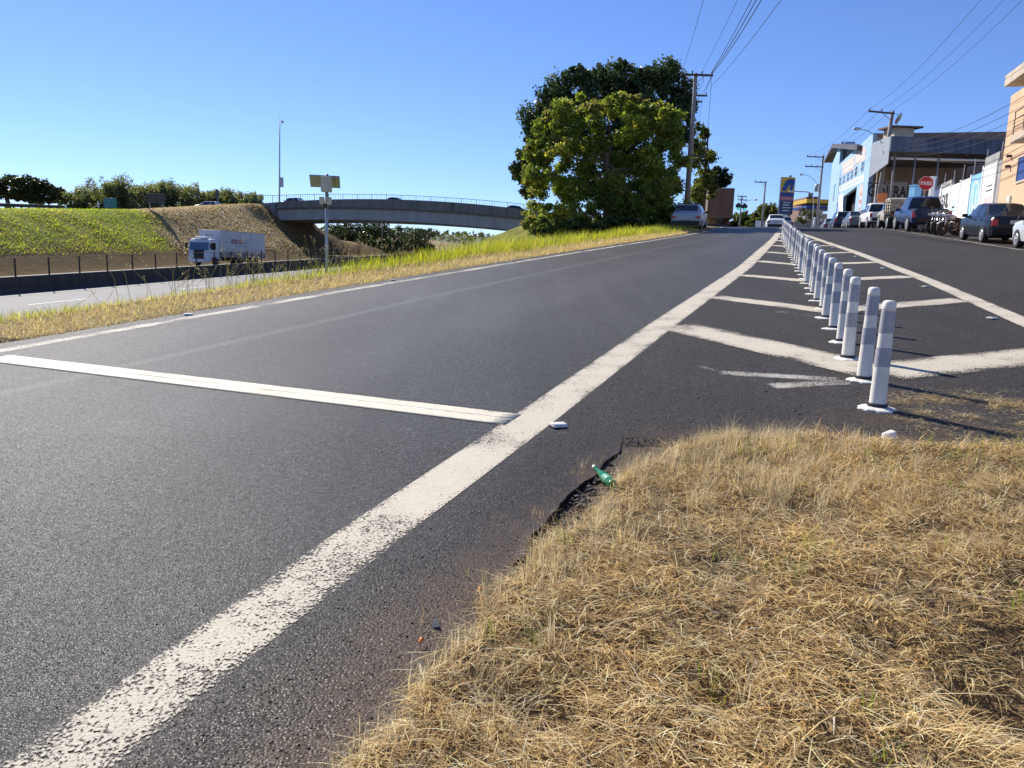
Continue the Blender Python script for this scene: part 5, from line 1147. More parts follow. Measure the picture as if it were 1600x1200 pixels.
# ------------------------------------------------------------------ small street things on the right
M['pare_red'] = pm('sign_red', (.55, .025, .04), .45, .12, 4); M['sign_white'] = pm('sign_white', (.78, .78, .78), .5, .06, 6)
pc = at(1447, 286.5, 41.5); g_ = gz(pc.x, pc.y); ps = thing('stop_sign', 'red octagonal PARE stop sign on a post at the pavement', 'sign', (pc.x, pc.y, g_), -.15); zc_ = pc.z-g_
MB().tube((0, .04, -.3), (-.02, .04, zc_+.2), .035, .035, 8).build('post', M['galv'], ps)
oc = lambda r: [(math.cos(math.pi/8+math.pi/4*i)*r, math.sin(math.pi/8+math.pi/4*i)*r) for i in range(8)]
bo = MB().prism(oc(.385), 0, .012, lambda a, b_, d: (a, d, zc_+b_)).build('board', M['sign_white'], ps); MB().prism(oc(.36), -.004, 0.006, lambda a, b_, d: (a, d, zc_+b_)).build('red_face', M['pare_red'], bo)
lettering('lettering', 'PARE', .26, M['sign_white'], bo, facing((0, -.008, zc_), (1, 0, 0), (0, 0, 1)), .012, .92, .003)
for px, pt, pbm, Yd, w, mat, nm, lab in ((1431, 291, 335, 54, .55, 'w_blue', 'gate_pillar', 'light blue gate pillar between the shed and the painted wall'), (1458, 278, 335, 47, .22, 'w_white', 'gate_pillar', 'slim white gate pillar beside the stop sign')):
    a = at(px, pt, Yd); g_ = gz(a.x, a.y); t = thing(nm, lab, 'pillar', (a.x, a.y, g_), .3); MB().box((0, 0, (a.z-g_)/2), (w, w, a.z-g_)).build('shaft', M[mat], t, bevel=.02); MB().box((0, 0, a.z-g_+.04), (w+.06, w+.06, .07)).build('cap', M[mat], t)
a = at(1378.5, 310, 56); g_ = gz(a.x, a.y); t = thing('orange_board', 'tilted orange board leaning at the street pole above the white pickup', 'board', (a.x, a.y, g_), -.2)
MB().box((0, 0, a.z-g_), (.62, .05, .72), ry=-.12).build('panel', pm('orange_board', (.72, .20, .05), .6, .12, 3), t); MB().box((.1, .06, (a.z-g_)/2), (.06, .06, a.z-g_)).build('post', M['wood_dark'], t)

# fuel station sign, canopy, house, low walls
M['f_yellow'] = pm('fuel_sign_yellow', (.72, .42, .02), .45, .07, 2); M['f_blue'] = pm('fuel_sign_blue', (.015, .06, .27), .45, .1, 2); M['f_dark'] = pm('fuel_sign_dark', (.05, .07, .17), .5, .12, 2); M['f_red'] = pm('fuel_sign_red', (.48, .14, .16), .5, .12, 2)
a = at(1226, 340, 112); zt_ = at(1229, 277, 112).z; zb_ = at(1226, 335, 112).z; g_ = gz(a.x, a.y); fs = thing('fuel_sign', 'tall yellow and blue fuel station price sign on a white post', 'sign', (a.x, a.y, g_), .12); H_ = zt_-g_; hb = zb_-g_; W_ = 2.05
MB().box((0, .1, hb/2+.3), (.9, .3, hb+.6)).build('post', M['w_white'], fs)
bo = MB().box((0, 0, (H_+hb)/2), (W_, .3, H_-hb)).build('cabinet', M['f_dark'], fs)
rows_ = [(1.0, .59, 'f_yellow'), (.59, .49, 'f_blue'), (.49, .375, 'f_red')]
for hi, lo, mm in rows_: MB().box((0, -.16, hb+(H_-hb)*(hi+lo)/2), (W_-.02, .03, (H_-hb)*(hi-lo)-.02)).build('sign_field', M[mm], bo)
zz = hb+(H_-hb)*.80; Sg = (H_-hb)*.30
emb_ = [(-.62, -.62), (-.40, .10), (-.12, .46), (.30, .56), (.62, .50), (.66, .25), (.52, -.30), (.42, -.62), (.16, -.62), (.26, -.10), (.20, .02), (.02, -.22), (-.18, -.62)]
MB().prism([(x*Sg*.95, z*Sg*.95) for x, z in emb_], -.20, -.175, lambda a_, b_, d: (a_, d, zz+b_)).build('emblem', M['f_blue'], bo)
for k, f in enumerate((.43, .32, .255, .18, .10)): MB().box((-.05+.1*(k % 2), -.185, hb+(H_-hb)*f), (1.2-.15*(k % 3), .02, .11)).build('price_line', M['sign_white'] if k else M['w_pink'], bo)
MB().box((.3, 0, H_+.14), (.4, .2, .28)).build('top_light', M['galv'], fs)
ca = at(1265, 311, 120); cb = at(1296, 323, 120); g_ = gz(cb.x, cb.y); cn = thing('fuel_canopy', 'yellow edged fuel station canopy beyond the workshop', 'canopy', ((ca.x+cb.x)/2, 123, g_)); W_ = cb.x-ca.x+2
MB().box((.6, 0, (ca.z+cb.z)/2-g_+.25), (W_, 6, ca.z-cb.z-.45)).build('fascia', M['f_yellow'], cn); MB().box((.6, 0, cb.z-g_-.12), (W_-.05, 5.9, .34)).build('fascia_band', M['f_blue'], cn)
for sx in (-1, 1.6): MB().box((sx, 0, (cb.z-g_)/2), (.3, .3, cb.z-g_)).build('column', M['w_white'], cn)
MB().box((.9, 1.5, (cb.z-g_)/2-.4), (W_-.8, 2.5, cb.z-g_-.9)).build('kiosk', M['cream'], cn)
ha = at(1240, 345, 135); hb_ = at(1276, 311, 135); g_ = 5.0; hs = thing('gabled_house', 'grey house with pale gable wall and dark roof behind the fuel sign', 'house', (ha.x, 135, g_)); hw_ = hb_.x-ha.x; hh = hb_.z-g_
MB().prism([(.6, 0), (.6, hh*.62), (1.9, hh*.95), (hw_*.46, hh*.95), (hw_*.46, 0)], 0, .4, lambda a_, b_, d: (a_, d, b_)).build('gable_wall', M['w_white'], hs)
MB().box((hw_*.74, .25, hh*.49), (hw_*.55, .4, hh*.98)).build('side_wall', pm('house_grey_blue', (.16, .21, .28), .9, .1, 1), hs); MB().prism([(.0, hh*.50), (1.8, hh*.99), (hw_*1.02, hh*1.0), (hw_*1.02, hh*1.04), (1.7, hh*1.03), (-.1, hh*.53)], -.5, 6, lambda a_, b_, d: (a_, d, b_)).build('roof', M['rust'], hs)
MB().box((hw_*.85, 1.5, hh*1.08), (.6, .6, .8)).build('chimney', M['dark_steel'], hs)
for x0, x1, yt, mat, lab in ((1181, 1193, 345, 'w_white', 'short white end wall beside the slim street pole'), (1193.5, 1242, 346.5, 'corrugated', 'long low grey wall crossing behind the silver car'), (1243, 1300, 346, 'w_block', 'low grey wall behind the parked dark cars')):
    a = at(x0, yt, 115); b_ = at(x1, yt+1, 115); g_ = gz(a.x, a.y); t = thing('boundary_wall', lab, 'wall', (a.x, 115, g_-.5)); MB().box(((b_.x-a.x)/2, 0, (a.z-g_+.5)/2), (b_.x-a.x, .25, a.z-g_+.5)).build('wall', M[mat], t); MB().box(((b_.x-a.x)/2, 0, a.z-g_+.55), (b_.x-a.x+.1, .36, .1)).build('coping', M['concrete'], t)

# ------------------------------------------------------------------ vehicles on the street and ramp
SH = math.atan2(.966, .258)                               # heading of the street
def park(kind, pt, label, x, y, hd=SH, name='parked_car', sc=1.0, group=None):
    o = make_car(name, label, kind, M[pt], (x, y, 0), hd, group); lean_on_slope(o, x, y, hd); o.scale = (sc, sc, sc); return o
px_ = lambda y: float(parkx(y))+1.02
park('sedan', 'p_black', 'black four door saloon parked beside the painted wall', px_(30.2)+.05, 30.2)
park('hatch', 'p_lsilver', 'pale silver car parked behind the black saloon, only its front in view', px_(24.6)+.02, 24.4)
park('pickup', 'p_navy', 'dark blue pickup parked between the motorcycles and the beige truck', px_(42.2), 42.2)
park('sedan', 'p_grey', 'dark grey saloon parked in front of the workshop gateway', px_(63), 63.0)
park('suv', 'p_dkblue', 'dark blue tall car parked beyond the grey saloon', px_(70)-.1, 70.0)
park('hatch', 'p_grey', 'small dark car parked farthest along the street near the transformer pole', px_(77)-.2, 77.0)
park('hatch', 'p_white', 'low white car roof showing behind the bollard row end', 23.6, 72, SH, 'car')
park('suv', 'p_silver', 'silver car driving away over the crest in front of the fuel sign', at(1223, 356, 80).x, 80.0, SH, 'car', .95)
hb3 = at(1077, 362, 46); park('hatch', 'p_silver', 'silver hatchback parked on the verge in front of the tallest pole', hb3.x, 46.0, math.atan2(.93, .33), sc=1.02)
# ---- white pickup van, beige stake truck, motorcycles, rusty trailer
def stake_truck(label, x, y, hd):
    t = thing('stake_truck', label, 'truck', (x, y, 0), hd)
    sh = CarShell([(1.55, .66, .55, .9, 1.0, .55), (1.5, .74, .5, .98, 1.06, .62), (.75, .78, .45, 1.0, 1.10, .66), (.62, .80, .45, 1.05, 1.22, .66), (.38, .80, .45, 1.06, 1.74, .62), (-.45, .80, .45, 1.06, 1.80, .62), (-.62, .80, .45, 1.06, 1.74, .6), (-.66, .78, .5, 1.0, 1.6, .56)][::-1]); sh.body('cab', M['p_beige'], t)
    for s in (1, -1): sh.side_patch(-.45, .50, -.42, .32, .06, .92, s).build('side_window', M['glass'], t)
    sh.top_patch(.60, .40, .95, .95).build('windscreen', M['glass'], t); MB().box((-.665, 0, 1.42), (.02, .9, .36)).build('rear_window', M['glass'], t)
    bed = MB().box((-1.75, 0, .92), (2.1, 1.62, .10)).build('bed_floor', M['wood_dark'], t)
    wd = pm('stake_wood', (.42, .37, .28), .85, .18, 4)
    for s in (1, -1):
        for z in (1.06, 1.24, 1.42, 1.60): MB().box((-1.75, s*.80, z), (2.1, .035, .12)).build('side_board', wd, bed)
        for k in range(4): MB().box((-2.7+k*.63, s*.835, 1.30), (.06, .04, .78)).build('stake', M['dark_steel'], bed)
    for xx in (-2.79, -.72):
        for z in (1.06, 1.24, 1.42, 1.60): MB().box((xx, 0, z), (.035, 1.56, .12)).build('end_board', wd, bed)
    MB().box((-.6, 0, .58), (4.0, .7, .16)).build('chassis', M['dark_steel'], t)
    for s in (1, -1):
        wheel(t, .95, s*.70, .36, .2); wheel(t, -1.9, s*.70, .36, .24); MB().box((.95, s*.76, .80), (.85, .18, .10)).build('mudguard', M['p_beige'], t, bevel=.04)
        MB().box((-2.80, s*.65, .80), (.04, .16, .10)).build('tail_light', M['red_lens'], t); MB().box((.5, s*.96, 1.32), (.06, .16, .2)).build('wing_mirror', M['black_plastic'], t)
    MB().box((-2.82, 0, .66), (.03, .4, .13)).build('number_plate', M['plate'], t); MB().box((1.6, 0, .58), (.12, 1.5, .14)).build('front_bumper', M['dark_steel'], t)
    # crate tied to the side of the bed
    lean_on_slope(t, x, y, hd); return t
stake_truck('beige old truck with wooden stake bed parked beside the blue pickup', px_(48.2), 48.2, SH)
cr = thing('plastic_crate', 'cream plastic crate resting on the stake truck bed', 'crate', (px_(46.6)-.55, 46.6, sz(px_(46.6), 46.6)+1.0), SH)
for z in (.04, .16, .28, .40):
    for s in (1, -1): MB().box((0, s*.22, z), (.62, .02, .07)).build('side_slat', M['p_beige'], cr); MB().box((s*.31, 0, z), (.02, .44, .07)).build('end_slat', M['p_beige'], cr)
for a in (1, -1):
    for s in (1, -1): MB().box((a*.31, s*.22, .22), (.04, .04, .46)).build('corner_post', M['p_beige'], cr)
MB().box((0, 0, .01), (.6, .42, .02)).build('floor', M['p_beige'], cr)
park('pickup', 'p_white', 'white pickup parked in front of the beige stake truck', px_(54.2), 54.2, sc=.94)

def motorcycle(label, x, y, rz, tank, lean):
    t = thing('motorcycle', label, 'motorcycle', (x, y, sz(x, y)+.01), rz, 'motorcycles parked side by side'); t.rotation_euler = (lean, 0, rz)
    for xx in (-.65, .65):
        r = .30; o = MB().lathe([(r*.80, -.045), (r*.97, -.05), (r, -.02), (r, .02), (r*.97, .05), (r*.80, .045)], 26, axis='Y').build('wheel', M['rubber'], t, True); o.location = (xx, 0, r)
        d = MB().lathe([(r*.82, -.025), (r*.84, 0), (r*.82, .025), (r*.76, .02), (r*.76, -.02)], 26, axis='Y')
        for k in range(8): a = math.pi*2*k/8; d.tube((0, 0, 0), (math.sin(a)*r*.78, 0, math.cos(a)*r*.78), .008, .008, 4)
        d.tube((0, -.07, 0), (0, .07, 0), .05, .05, 10); d.build('rim', M['wheel_alloy'], o)
    for s in (.08, -.08): MB().tube((.65, s, .30), (.42, s, .98), .025, .022, 8).build('fork', M['chrome'], t, True)
    MB().path([(.40, 0, .86), (.05, 0, .72), (-.35, 0, .66), (-.10, 0, .34), (.22, 0, .36), (.40, 0, .80)], .022, 6).path([(-.35, 0, .60), (-.65, .09, .30)], .02, 6).path([(-.1, 0, .34), (-.65, -.09, .30)], .02, 6).build('frame', M['dark_steel'], t)
    MB().lathe([(.02, -.28), (.10, -.22), (.145, -.02), (.15, .12), (.10, .24), (.02, .28)], 14, (.14, 0, .82), axis='X').build('tank', tank, t, True)
    MB().prism([(-.72, .80), (-.66, .72), (-.12, .72), (.0, .78), (-.02, .83), (-.3, .80)], -.13, .13, lambda a, b_, d: (a, d, b_)).build('seat', M['black_plastic'], t, bevel=.03)
    MB().box((.05, 0, .45), (.34, .26, .30)).build('engine', M['dark_steel'], t, bevel=.05); MB().tube((.0, -.14, .30), (-.75, -.17, .36), .04, .05, 10).build('exhaust', M['chrome'], t, True)
    MB().path([(.36, -.36, 1.05), (.40, -.12, 1.02), (.40, .12, 1.02), (.36, .36, 1.05)], .016, 6).build('handlebar', M['dark_steel'], t)
    MB().lathe([(.02, -.08), (.08, -.05), (.10, .04), (.09, .05)], 12, (.52, 0, .90), axis='X').build('headlight', M['chrome'], t, True); MB().box((-.78, 0, .70), (.05, .14, .09)).build('tail_light', M['red_lens'], t)
    MB().prism([(.38, .62), (.62, .66), (.90, .56), (.92, .50), (.62, .62), (.38, .58)], -.05, .05, lambda a, b_, d: (a, d, b_)).build('front_fender', tank, t); MB().prism([(-.85, .50), (-.72, .68), (-.45, .70), (-.45, .66), (-.7, .63), (-.82, .48)], -.06, .06, lambda a, b_, d: (a, d, b_)).build('rear_fender', tank, t)
    for s in (1, -1): MB().path([(.37, s*.2, 1.03), (.33, s*.28, 1.18)], .008, 5).box((.33, s*.29, 1.21), (.02, .12, .07)).build('mirror', M['black_plastic'], t)
    return t
MR = SH+math.radians(118)
motorcycle('black motorcycle with silver headlamp parked next to the dark blue pickup', px_(36.7)-.05, 36.9, MR, M['p_black'], .16)
motorcycle('grey motorcycle parked in the middle of the three', px_(35.9)-.1, 36.0, MR+.05, M['p_grey'], .18)
motorcycle('motorcycle with pale silver tank parked next to the black saloon', px_(35.1)-.12, 35.1, MR+.1, M['p_silver'], .16)

def trailer(label, p, rz):
    t = thing('box_trailer', label, 'trailer', p, rz)
    M['tr_rust'] = pm('trailer_brown', (.17, .10, .075), .8, .2, .8, dirt=((.06, .045, .04), .6), streak=True); M['tr_edge'] = pm('trailer_frame', (.26, .13, .08), .75, .2, 2)
    b_ = MB().box((4.5, 0, 2.72), (9.0, 2.50, 2.80)).build('cargo_box', M['tr_rust'], t)
    for y in (-.63, .63):
        MB().box((-.02, y, 2.72), (.04, 1.20, 2.68)).build('rear_door', M['tr_rust'], b_)
        for yy2 in (-.30, .30): MB().tube((-.06, y+yy2, 1.42), (-.06, y+yy2, 4.0), .02, .02, 6).build('lock_rod', M['tr_edge'], b_)
    for (c_, d_) in (((-.03, -1.22, 2.72), (.06, .07, 2.8)), ((-.03, 1.22, 2.72), (.06, .07, 2.8)), ((-.03, 0, 4.09), (.06, 2.5, .07)), ((-.03, 0, 1.36), (.06, 2.5, .09))): MB().box(c_, d_).build('door_frame', M['tr_edge'], b_)
    MB().box((4.5, 0, 1.18), (9.2, 1.0, .26)).build('chassis', M['dark_steel'], t); MB().box((-.05, 0, .62), (.12, 2.3, .16)).build('rear_bumper', M['dark_steel'], t)
    for y in (-.9, .9): MB().box((.0, y, .62), (.5, .10, .6)).build('bumper_bracket', M['dark_steel'], t); MB().box((-.12, y, .80), (.04, .34, .14)).build('tail_light', M['red_lens'], t)
    for x in (1.4, 2.65):
        for y in (-.98, .98): wheel(t, x, y, .5, .42, M['dark_steel'])
    MB().prism([(9.6, .7), (9.6, 2.6), (9.75, 3.0), (11.5, 3.0), (11.9, 2.2), (12.0, 1.6), (12.0, .7)], -1.2, 1.2, lambda a, b2_, d: (a, d, b2_)).build('cab', M['p_navy'], t, bevel=.06)
    for y in (-1.0, 1.0): wheel(t, 11.0, y, .5, .3, M['dark_steel'])
    MB().box((.3, 0, .95), (.2, .4, .5)).build('spare_box', M['dark_steel'], t)
    return t
tp = at(1124, 345, 79); trailer('rusty brown box trailer parked on the crest behind the silver hatchback', (tp.x, 79, sz(tp.x, 79)+.01), SH+.06).scale = (1, 1, 1.03)
gp = at(1077, 325, 53); g_ = gz(gp.x, gp.y); gs = thing('direction_sign', 'green direction sign behind the tall pole and silver hatchback', 'sign', (gp.x, 53, g_), 0)
MB().box((0, 0, gp.z-g_), (1.35, .04, .55)).build('board', M['sign_green'], gs); 
for sx in (-.5, .5): MB().tube((sx, .05, -.3), (sx, .05, gp.z-g_+.2), .035, .035, 6).build('post', M['galv'], gs)
for x_, w_ in ((-.42, .2), (.02, .16), (.26, .22)): MB().box((x_, -.024, gp.z-g_-.05), (w_, .008, .09)).build('sign_lettering', M['sign_white'], gs)
a = at(1287, 350, 74); t = thing('marker_post', 'white low post standing between the far parked cars', 'post', (a.x-.9, 74, sz(a.x-.9, 74))); MB().tube((0, 0, 0), (0, 0, 1.2), .12, .09, 10).build('shaft', M['w_white'], t, True); MB().lathe([(.14, 1.2), (.16, 1.26), (.0, 1.4)], 10).build('cap', M['w_white'], t)
# ------------------------------------------------------------------ the big trees beside the ramp
def lobes_px(base, lst, Yd, depth=1.0):
    out = []
    for px, py, rx, ry in lst:
        dy = random.uniform(-.8, .8)*depth; p = at(px, py, Yd+dy); k = Yd/FPX; out.append((p.x-base.x, Yd+dy-base.y, p.z-base.z, rx*k, max(rx, ry)*k*.9, ry*k))
    return out
YL = [(.20, .29, .06), (.26, .33, .07), (.16, .24, .06), (.13, .20, .05), (.36, .38, .09), (.24, .24, .11)]
DG = [(.06, .095, .045), (.085, .13, .06), (.12, .165, .08), (.045, .07, .035)]
b_ = at(960, 362, 53); B = Vector((b_.x, 53, gz(b_.x, 53)))
make_tree('fig_tree', 'tall dark fig tree with spiky top rising behind the yellow green tree', B, 7.0, .45,
          lobes_px(B, [(880, 160, 42, 38), (935, 138, 42, 32), (975, 130, 26, 28), (1020, 142, 42, 40), (1056, 140, 20, 34), (1060, 195, 18, 45), (850, 200, 36, 38), (828, 246, 22, 22), (815, 268, 16, 14), (835, 292, 20, 18), (972, 108, 8, 14), (1049, 112, 8, 16), (900, 120, 13, 14), (936, 116, 10, 14), (1014, 118, 12, 12), (865, 140, 14, 12), (1072, 165, 14, 14), (940, 200, 60, 60), (1000, 220, 50, 60)]+[(a, b+15, 7+3*(k % 2), 17) for k, (a, b) in enumerate([(850, 150), (866, 135), (884, 118), (905, 105), (920, 112), (938, 106), (955, 118), (972, 95), (988, 115), (1005, 112), (1022, 108), (1036, 118), (1050, 100), (1064, 120), (1077, 150)])]+[(806, 262, 13, 5), (812, 276, 12, 5), (820, 240, 14, 6), (829, 215, 12, 6), (838, 190, 12, 7), (824, 300, 12, 5), (1078, 185, 8, 10), (1076, 215, 8, 10)], 53, 1.2),
          60000, .125, DG, mat='leaf_dark', per=18, rel=.33, droop=.1, limbs=9, flat=1.0)
b_ = at(945, 364, 48.3); B = Vector((b_.x, 48.3, gz(b_.x, 48.3)))
make_tree('broadleaf_tree', 'broad yellow green tree with foliage down to the verge grass', B, 5.0, .32,
          lobes_px(B, [(900, 205, 50, 42), (955, 190, 45, 36), (1005, 220, 45, 45), (868, 255, 42, 45), (930, 265, 55, 55), (995, 285, 50, 55), (862, 310, 38, 38), (920, 325, 50, 38), (1040, 255, 30, 55), (1045, 310, 26, 45), (985, 335, 55, 26), (835, 345, 26, 18), (962, 165, 16, 18), (1000, 185, 20, 18), (880, 345, 30, 18), (1010, 340, 35, 20), (900, 352, 30, 14), (950, 350, 35, 16), (1000, 352, 35, 14), (1040, 345, 22, 18), (960, 310, 45, 35), (1020, 300, 35, 40), (862, 200, 30, 32), (1045, 208, 28, 36), (905, 172, 38, 24), (1030, 185, 26, 24), (985, 165, 26, 22), (845, 230, 22, 30), (840, 270, 20, 26)], 48.3, 1.4),
          110000, .10, YL, per=22, rel=.27, droop=.45, limbs=10, flat=.75, shell=.2)
b_ = at(1098, 340, 56); B = Vector((b_.x, 56, gz(b_.x, 56)))
make_tree('slender_tree', 'thin pale leaved tree behind the tall utility pole', B, 6.2, .10, lobes_px(B, [(1098, 210, 12, 10), (1090, 235, 10, 22), (1102, 255, 12, 22), (1092, 285, 12, 26), (1108, 300, 9, 14), (1086, 200, 8, 8)], 56), 5000, .12, [(.12, .15, .05), (.16, .19, .07), (.09, .12, .04)], per=9, rel=.5, droop=.5, shell=.1)
b_ = at(1118, 345, 92); B = Vector((b_.x, 92, gz(b_.x, 92)))
make_tree('round_tree', 'dark round crowned tree above the rusty trailer', B, 5.4, .2, lobes_px(B, [(1128, 276, 15, 15), (1122, 290, 16, 12), (1108, 318, 18, 22), (1100, 340, 18, 20), (1096, 300, 14, 25)], 92), 12000, .2, [(.016, .026, .012), (.024, .036, .016)], mat='leaf_dark', per=12, rel=.45, droop=.2)
def far_tree(px, pt, w, Yd, lab, pal, n=2600, leaf=.3, **k): return tree_at('street_tree', lab, px, 357, pt, Yd, w*1.35, int(n*2.2), leaf*.8, pal, lob='shrub', per=10, rel=.5, **k)
far_tree(1200, 311, 36, 136, 'tall green street tree behind the slim street pole', OL, 3400, tr=.2); far_tree(1172, 326, 36, 138, 'low green street tree between the traffic light pole and taller tree', GR, 3000, tr=.2); far_tree(1151, 340, 22, 142, 'small dark street tree beside the rusty trailer', DK, 1500, tr=.15); far_tree(1222, 325, 30, 150, 'green street tree behind the fuel sign post', GR, 2200, tr=.2); far_tree(1184, 338, 30, 132, 'bushy low green street tree before the taller tree', GR, 2200, tr=.12); far_tree(1240, 320, 20, 160, 'dark street tree behind the gabled house', DK, 1400, tr=.2)
b_ = at(1263, 350, 104); B = Vector((b_.x, 104, gz(b_.x, 104))); make_tree('bare_tree', 'small brownish thin leaved tree before the fuel canopy', B, 1.6, .08, lobes_px(B, [(1263, 334, 13, 11), (1255, 340, 8, 8), (1272, 338, 9, 9)], 104), 900, .16, [(.09, .075, .05), (.07, .08, .045)], per=8, rel=.5, shell=.1, limbs=9)
for k in range(8):
    px = 852+k*20; tree_at('verge_bush', 'leafy bush at the foot of the big trees along the verge', px, 366, 338+8*math.sin(k*1.7), 45.2+.5*math.sin(k*2.9), 38, 1500, .14, YL if k % 2 else DG, lob='shrub', cat='bush', group='bushes at the foot of the big trees', per=8, rel=.55, th=.4, tr=.05, droop=.3)

# ------------------------------------------------------------------ dry grass by the camera
def straw_tint(n, pal, w, spread=.18):
    pal = np.array(pal); t = pal[rng.choice(len(pal), n, p=np.array(w)/sum(w))]; return (t*(1+spread*rng.normal(size=(n, 1)))).clip(.01, .9)
def in_patch(n, lo, hi, margin):
    X_ = rng.uniform(lo[0], hi[0], n); Y_ = rng.uniform(lo[1], hi[1], n); sd = poly_sd(PATCH, X_, Y_)+edge_n(X_, Y_)
    k = sd > margin*rng.random(n); return X_[k], Y_[k], sd[k]
STR = [(.72, .55, .28), (.82, .68, .40), (.56, .38, .17), (.88, .78, .55), (.36, .23, .10)]
def view_keep(X_, Y_, n_keep=None):
    return (np.abs(X_-.05*Y_) < .80*Y_+.7) & (Y_ > 1.1)
X_, Y_, sd = in_patch(340000, (-2.2, 1.1), (5.2, 4.9), .02); k = view_keep(X_, Y_); X_, Y_, sd = X_[k], Y_[k], sd[k]
hole = np.zeros(len(X_))
for hx_, hy_, r_, d_ in HOLES: hole = np.maximum(hole, np.exp(-((X_-hx_)**2+(Y_-hy_)**2)/(r_*r_*.75))*min(1, d_*14))
dens = .18+.82*sstep(.30, .60, fnoise(X_, Y_, 4.5, 12)); k = rng.random(len(X_)) < dens*(1-.93*hole)*.60
X_, Y_, sd, hole = X_[k], Y_[k], sd[k], hole[k]; n = len(X_)
pal_i = fnoise(X_, Y_, 1.6, 20); t = straw_tint(n, STR, (5, 4, 3, 2.0, 1.2)); t *= (.78+.5*pal_i)[:, None]; t[:, 2] *= .95
flow = 2.2*math.pi*fnoise(X_, Y_, 1.9, 15)+1.1*rng.normal(size=n)
blades('dry_grass', X_, Y_, ground(X_, Y_)+rng.random(n)**2*.042-.004, rng.uniform(.035, .13, n), rng.uniform(.0018, .0042, n), t, 'straw', label='matted dry straw coloured grass patch beside the shoulder', cat='grass', dirv=flow, lie=np.clip(rng.normal(1.28, .24, n), .2, 1.75), curl=.35)
# broken stalks and leaf bits lying over the mat
X_, Y_, sd = in_patch(9000, (-1.4, 1.2), (4.8, 4.8), .03); k = view_keep(X_, Y_) & (rng.random(len(X_)) < .75); X_, Y_ = X_[k], Y_[k]; n = len(X_)
blades('dead_stalks', X_, Y_, ground(X_, Y_)+.012+.03*rng.random(n), np.exp(rng.normal(-2.35, .4, n)).clip(.04, .24), rng.uniform(.002, .0052, n), straw_tint(n, [(.80, .68, .44), (.62, .44, .22), (.42, .26, .12), (.86, .80, .62), (.25, .15, .08)], (3, 3, 2, 1.2, 1)), 'straw', label='broken dead stalks and leaves lying on the dry grass', cat='grass', lie=np.clip(rng.normal(1.5, .16, n), .9, 1.8), curl=.12)
# standing pale tufts on the edge towards the asphalt
cx, cy, sdc = in_patch(5200, (-1.6, 1.2), (4.5, 4.9), .02); wgt = np.exp(-((cx-1.15)**2/.45+(cy-4.0)**2/.28))*1.1+.85*np.exp(-(sdc/.28)**2)*(cx < 1.7)+.07; k = rng.random(len(cx)) < wgt*.62; cx, cy = cx[k], cy[k]
per = 34; X_ = np.repeat(cx, per)+rng.normal(size=len(cx)*per)*.028; Y_ = np.repeat(cy, per)+rng.normal(size=len(cx)*per)*.028; n = len(X_)
az = np.repeat(rng.random(len(cx))*6.28, per)+1.0*rng.normal(size=n); hgt = np.repeat(rng.uniform(.07, .17, len(cx)), per)*rng.uniform(.5, 1.15, n)
blades('dry_grass_tufts', X_, Y_, ground(X_, Y_)-.005, hgt, rng.uniform(.0011, .0024, n), straw_tint(n, [(.70, .60, .40), (.78, .70, .52), (.56, .44, .24), (.48, .46, .26)], (4, 3, 2, .8)), 'straw', label='pale fine standing dry tufts along the asphalt edge', cat='grass', dirv=az, lie=np.abs(rng.normal(.35, .35, n)), curl=.7)
# a few live green shoots
cx, cy, sdc = in_patch(420, (-.6, 1.3), (4.6, 4.8), .0); wgt = .16+.9*np.exp(-((cx-2.3)**2/1.6+(cy-4.25)**2/.10))+.9*np.exp(-((cx-3.1)**2/.25+(cy-4.1)**2/.2)); k = rng.random(len(cx)) < wgt; cx, cy = cx[k], cy[k]; per = 11
X_ = np.repeat(cx, per)+rng.normal(size=len(cx)*per)*.022; Y_ = np.repeat(cy, per)+rng.normal(size=len(cx)*per)*.022; n = len(X_)
blades('green_shoots', X_, Y_, ground(X_, Y_), rng.uniform(.04, .12, n), rng.uniform(.002, .0048, n), straw_tint(n, [(.16, .27, .04), (.24, .33, .06), (.36, .38, .09)], (3, 3, 2)), 'blade', label='sparse green shoots growing through the dry grass', cat='grass', lean=.4)
# straw blown on the asphalt past the first bollard
n = 9000; X_ = rng.normal(3.25, .34, n); Y_ = rng.normal(5.15, .26, n); m1 = fnoise(X_, Y_, 3.4, 31) > .47; ring = ((X_-3.5)/.35)**2+((Y_-5.05)/.16)**2 > 1.0; X_, Y_ = X_[m1 & ring], Y_[m1 & ring]
n2 = 1500; X_ = np.concatenate([X_, rng.uniform(2.5, 4.6, n2)]); Y_ = np.concatenate([Y_, rng.uniform(4.45, 5.5, n2)]); n = len(X_)
blades('loose_straw', X_, Y_, surf(X_, Y_)+.006+.015*rng.random(n)**2, rng.uniform(.03, .12, n), rng.uniform(.002, .004, n), straw_tint(n, STR, (5, 4, 3, 2, 1)), 'straw', label='loose straw lying on the dirty asphalt behind the first bollard', cat='straw', lie=rng.normal(1.5, .1, n), curl=.1)
# little tuft clumps by the bottle and along the broken edge
cx = np.array([.44, .36, .40, .16, .24, .66, -.26, -.1]); cy = np.array([4.08, 3.9, 4.0, 3.34, 3.3, 4.2, 2.45, 2.75]); per = 34
X_ = np.repeat(cx, per)+rng.normal(size=len(cx)*per)*.03; Y_ = np.repeat(cy, per)+rng.normal(size=len(cx)*per)*.03; n = len(X_)
blades('edge_tufts', X_, Y_, surf(X_, Y_)-.015, rng.uniform(.03, .10, n), rng.uniform(.0015, .003, n), straw_tint(n, [(.62, .52, .32), (.45, .36, .2), (.36, .38, .14)], (3, 2, 1)), 'straw', label='small dry tufts rooted in the broken asphalt edge', cat='grass', lean=.9)
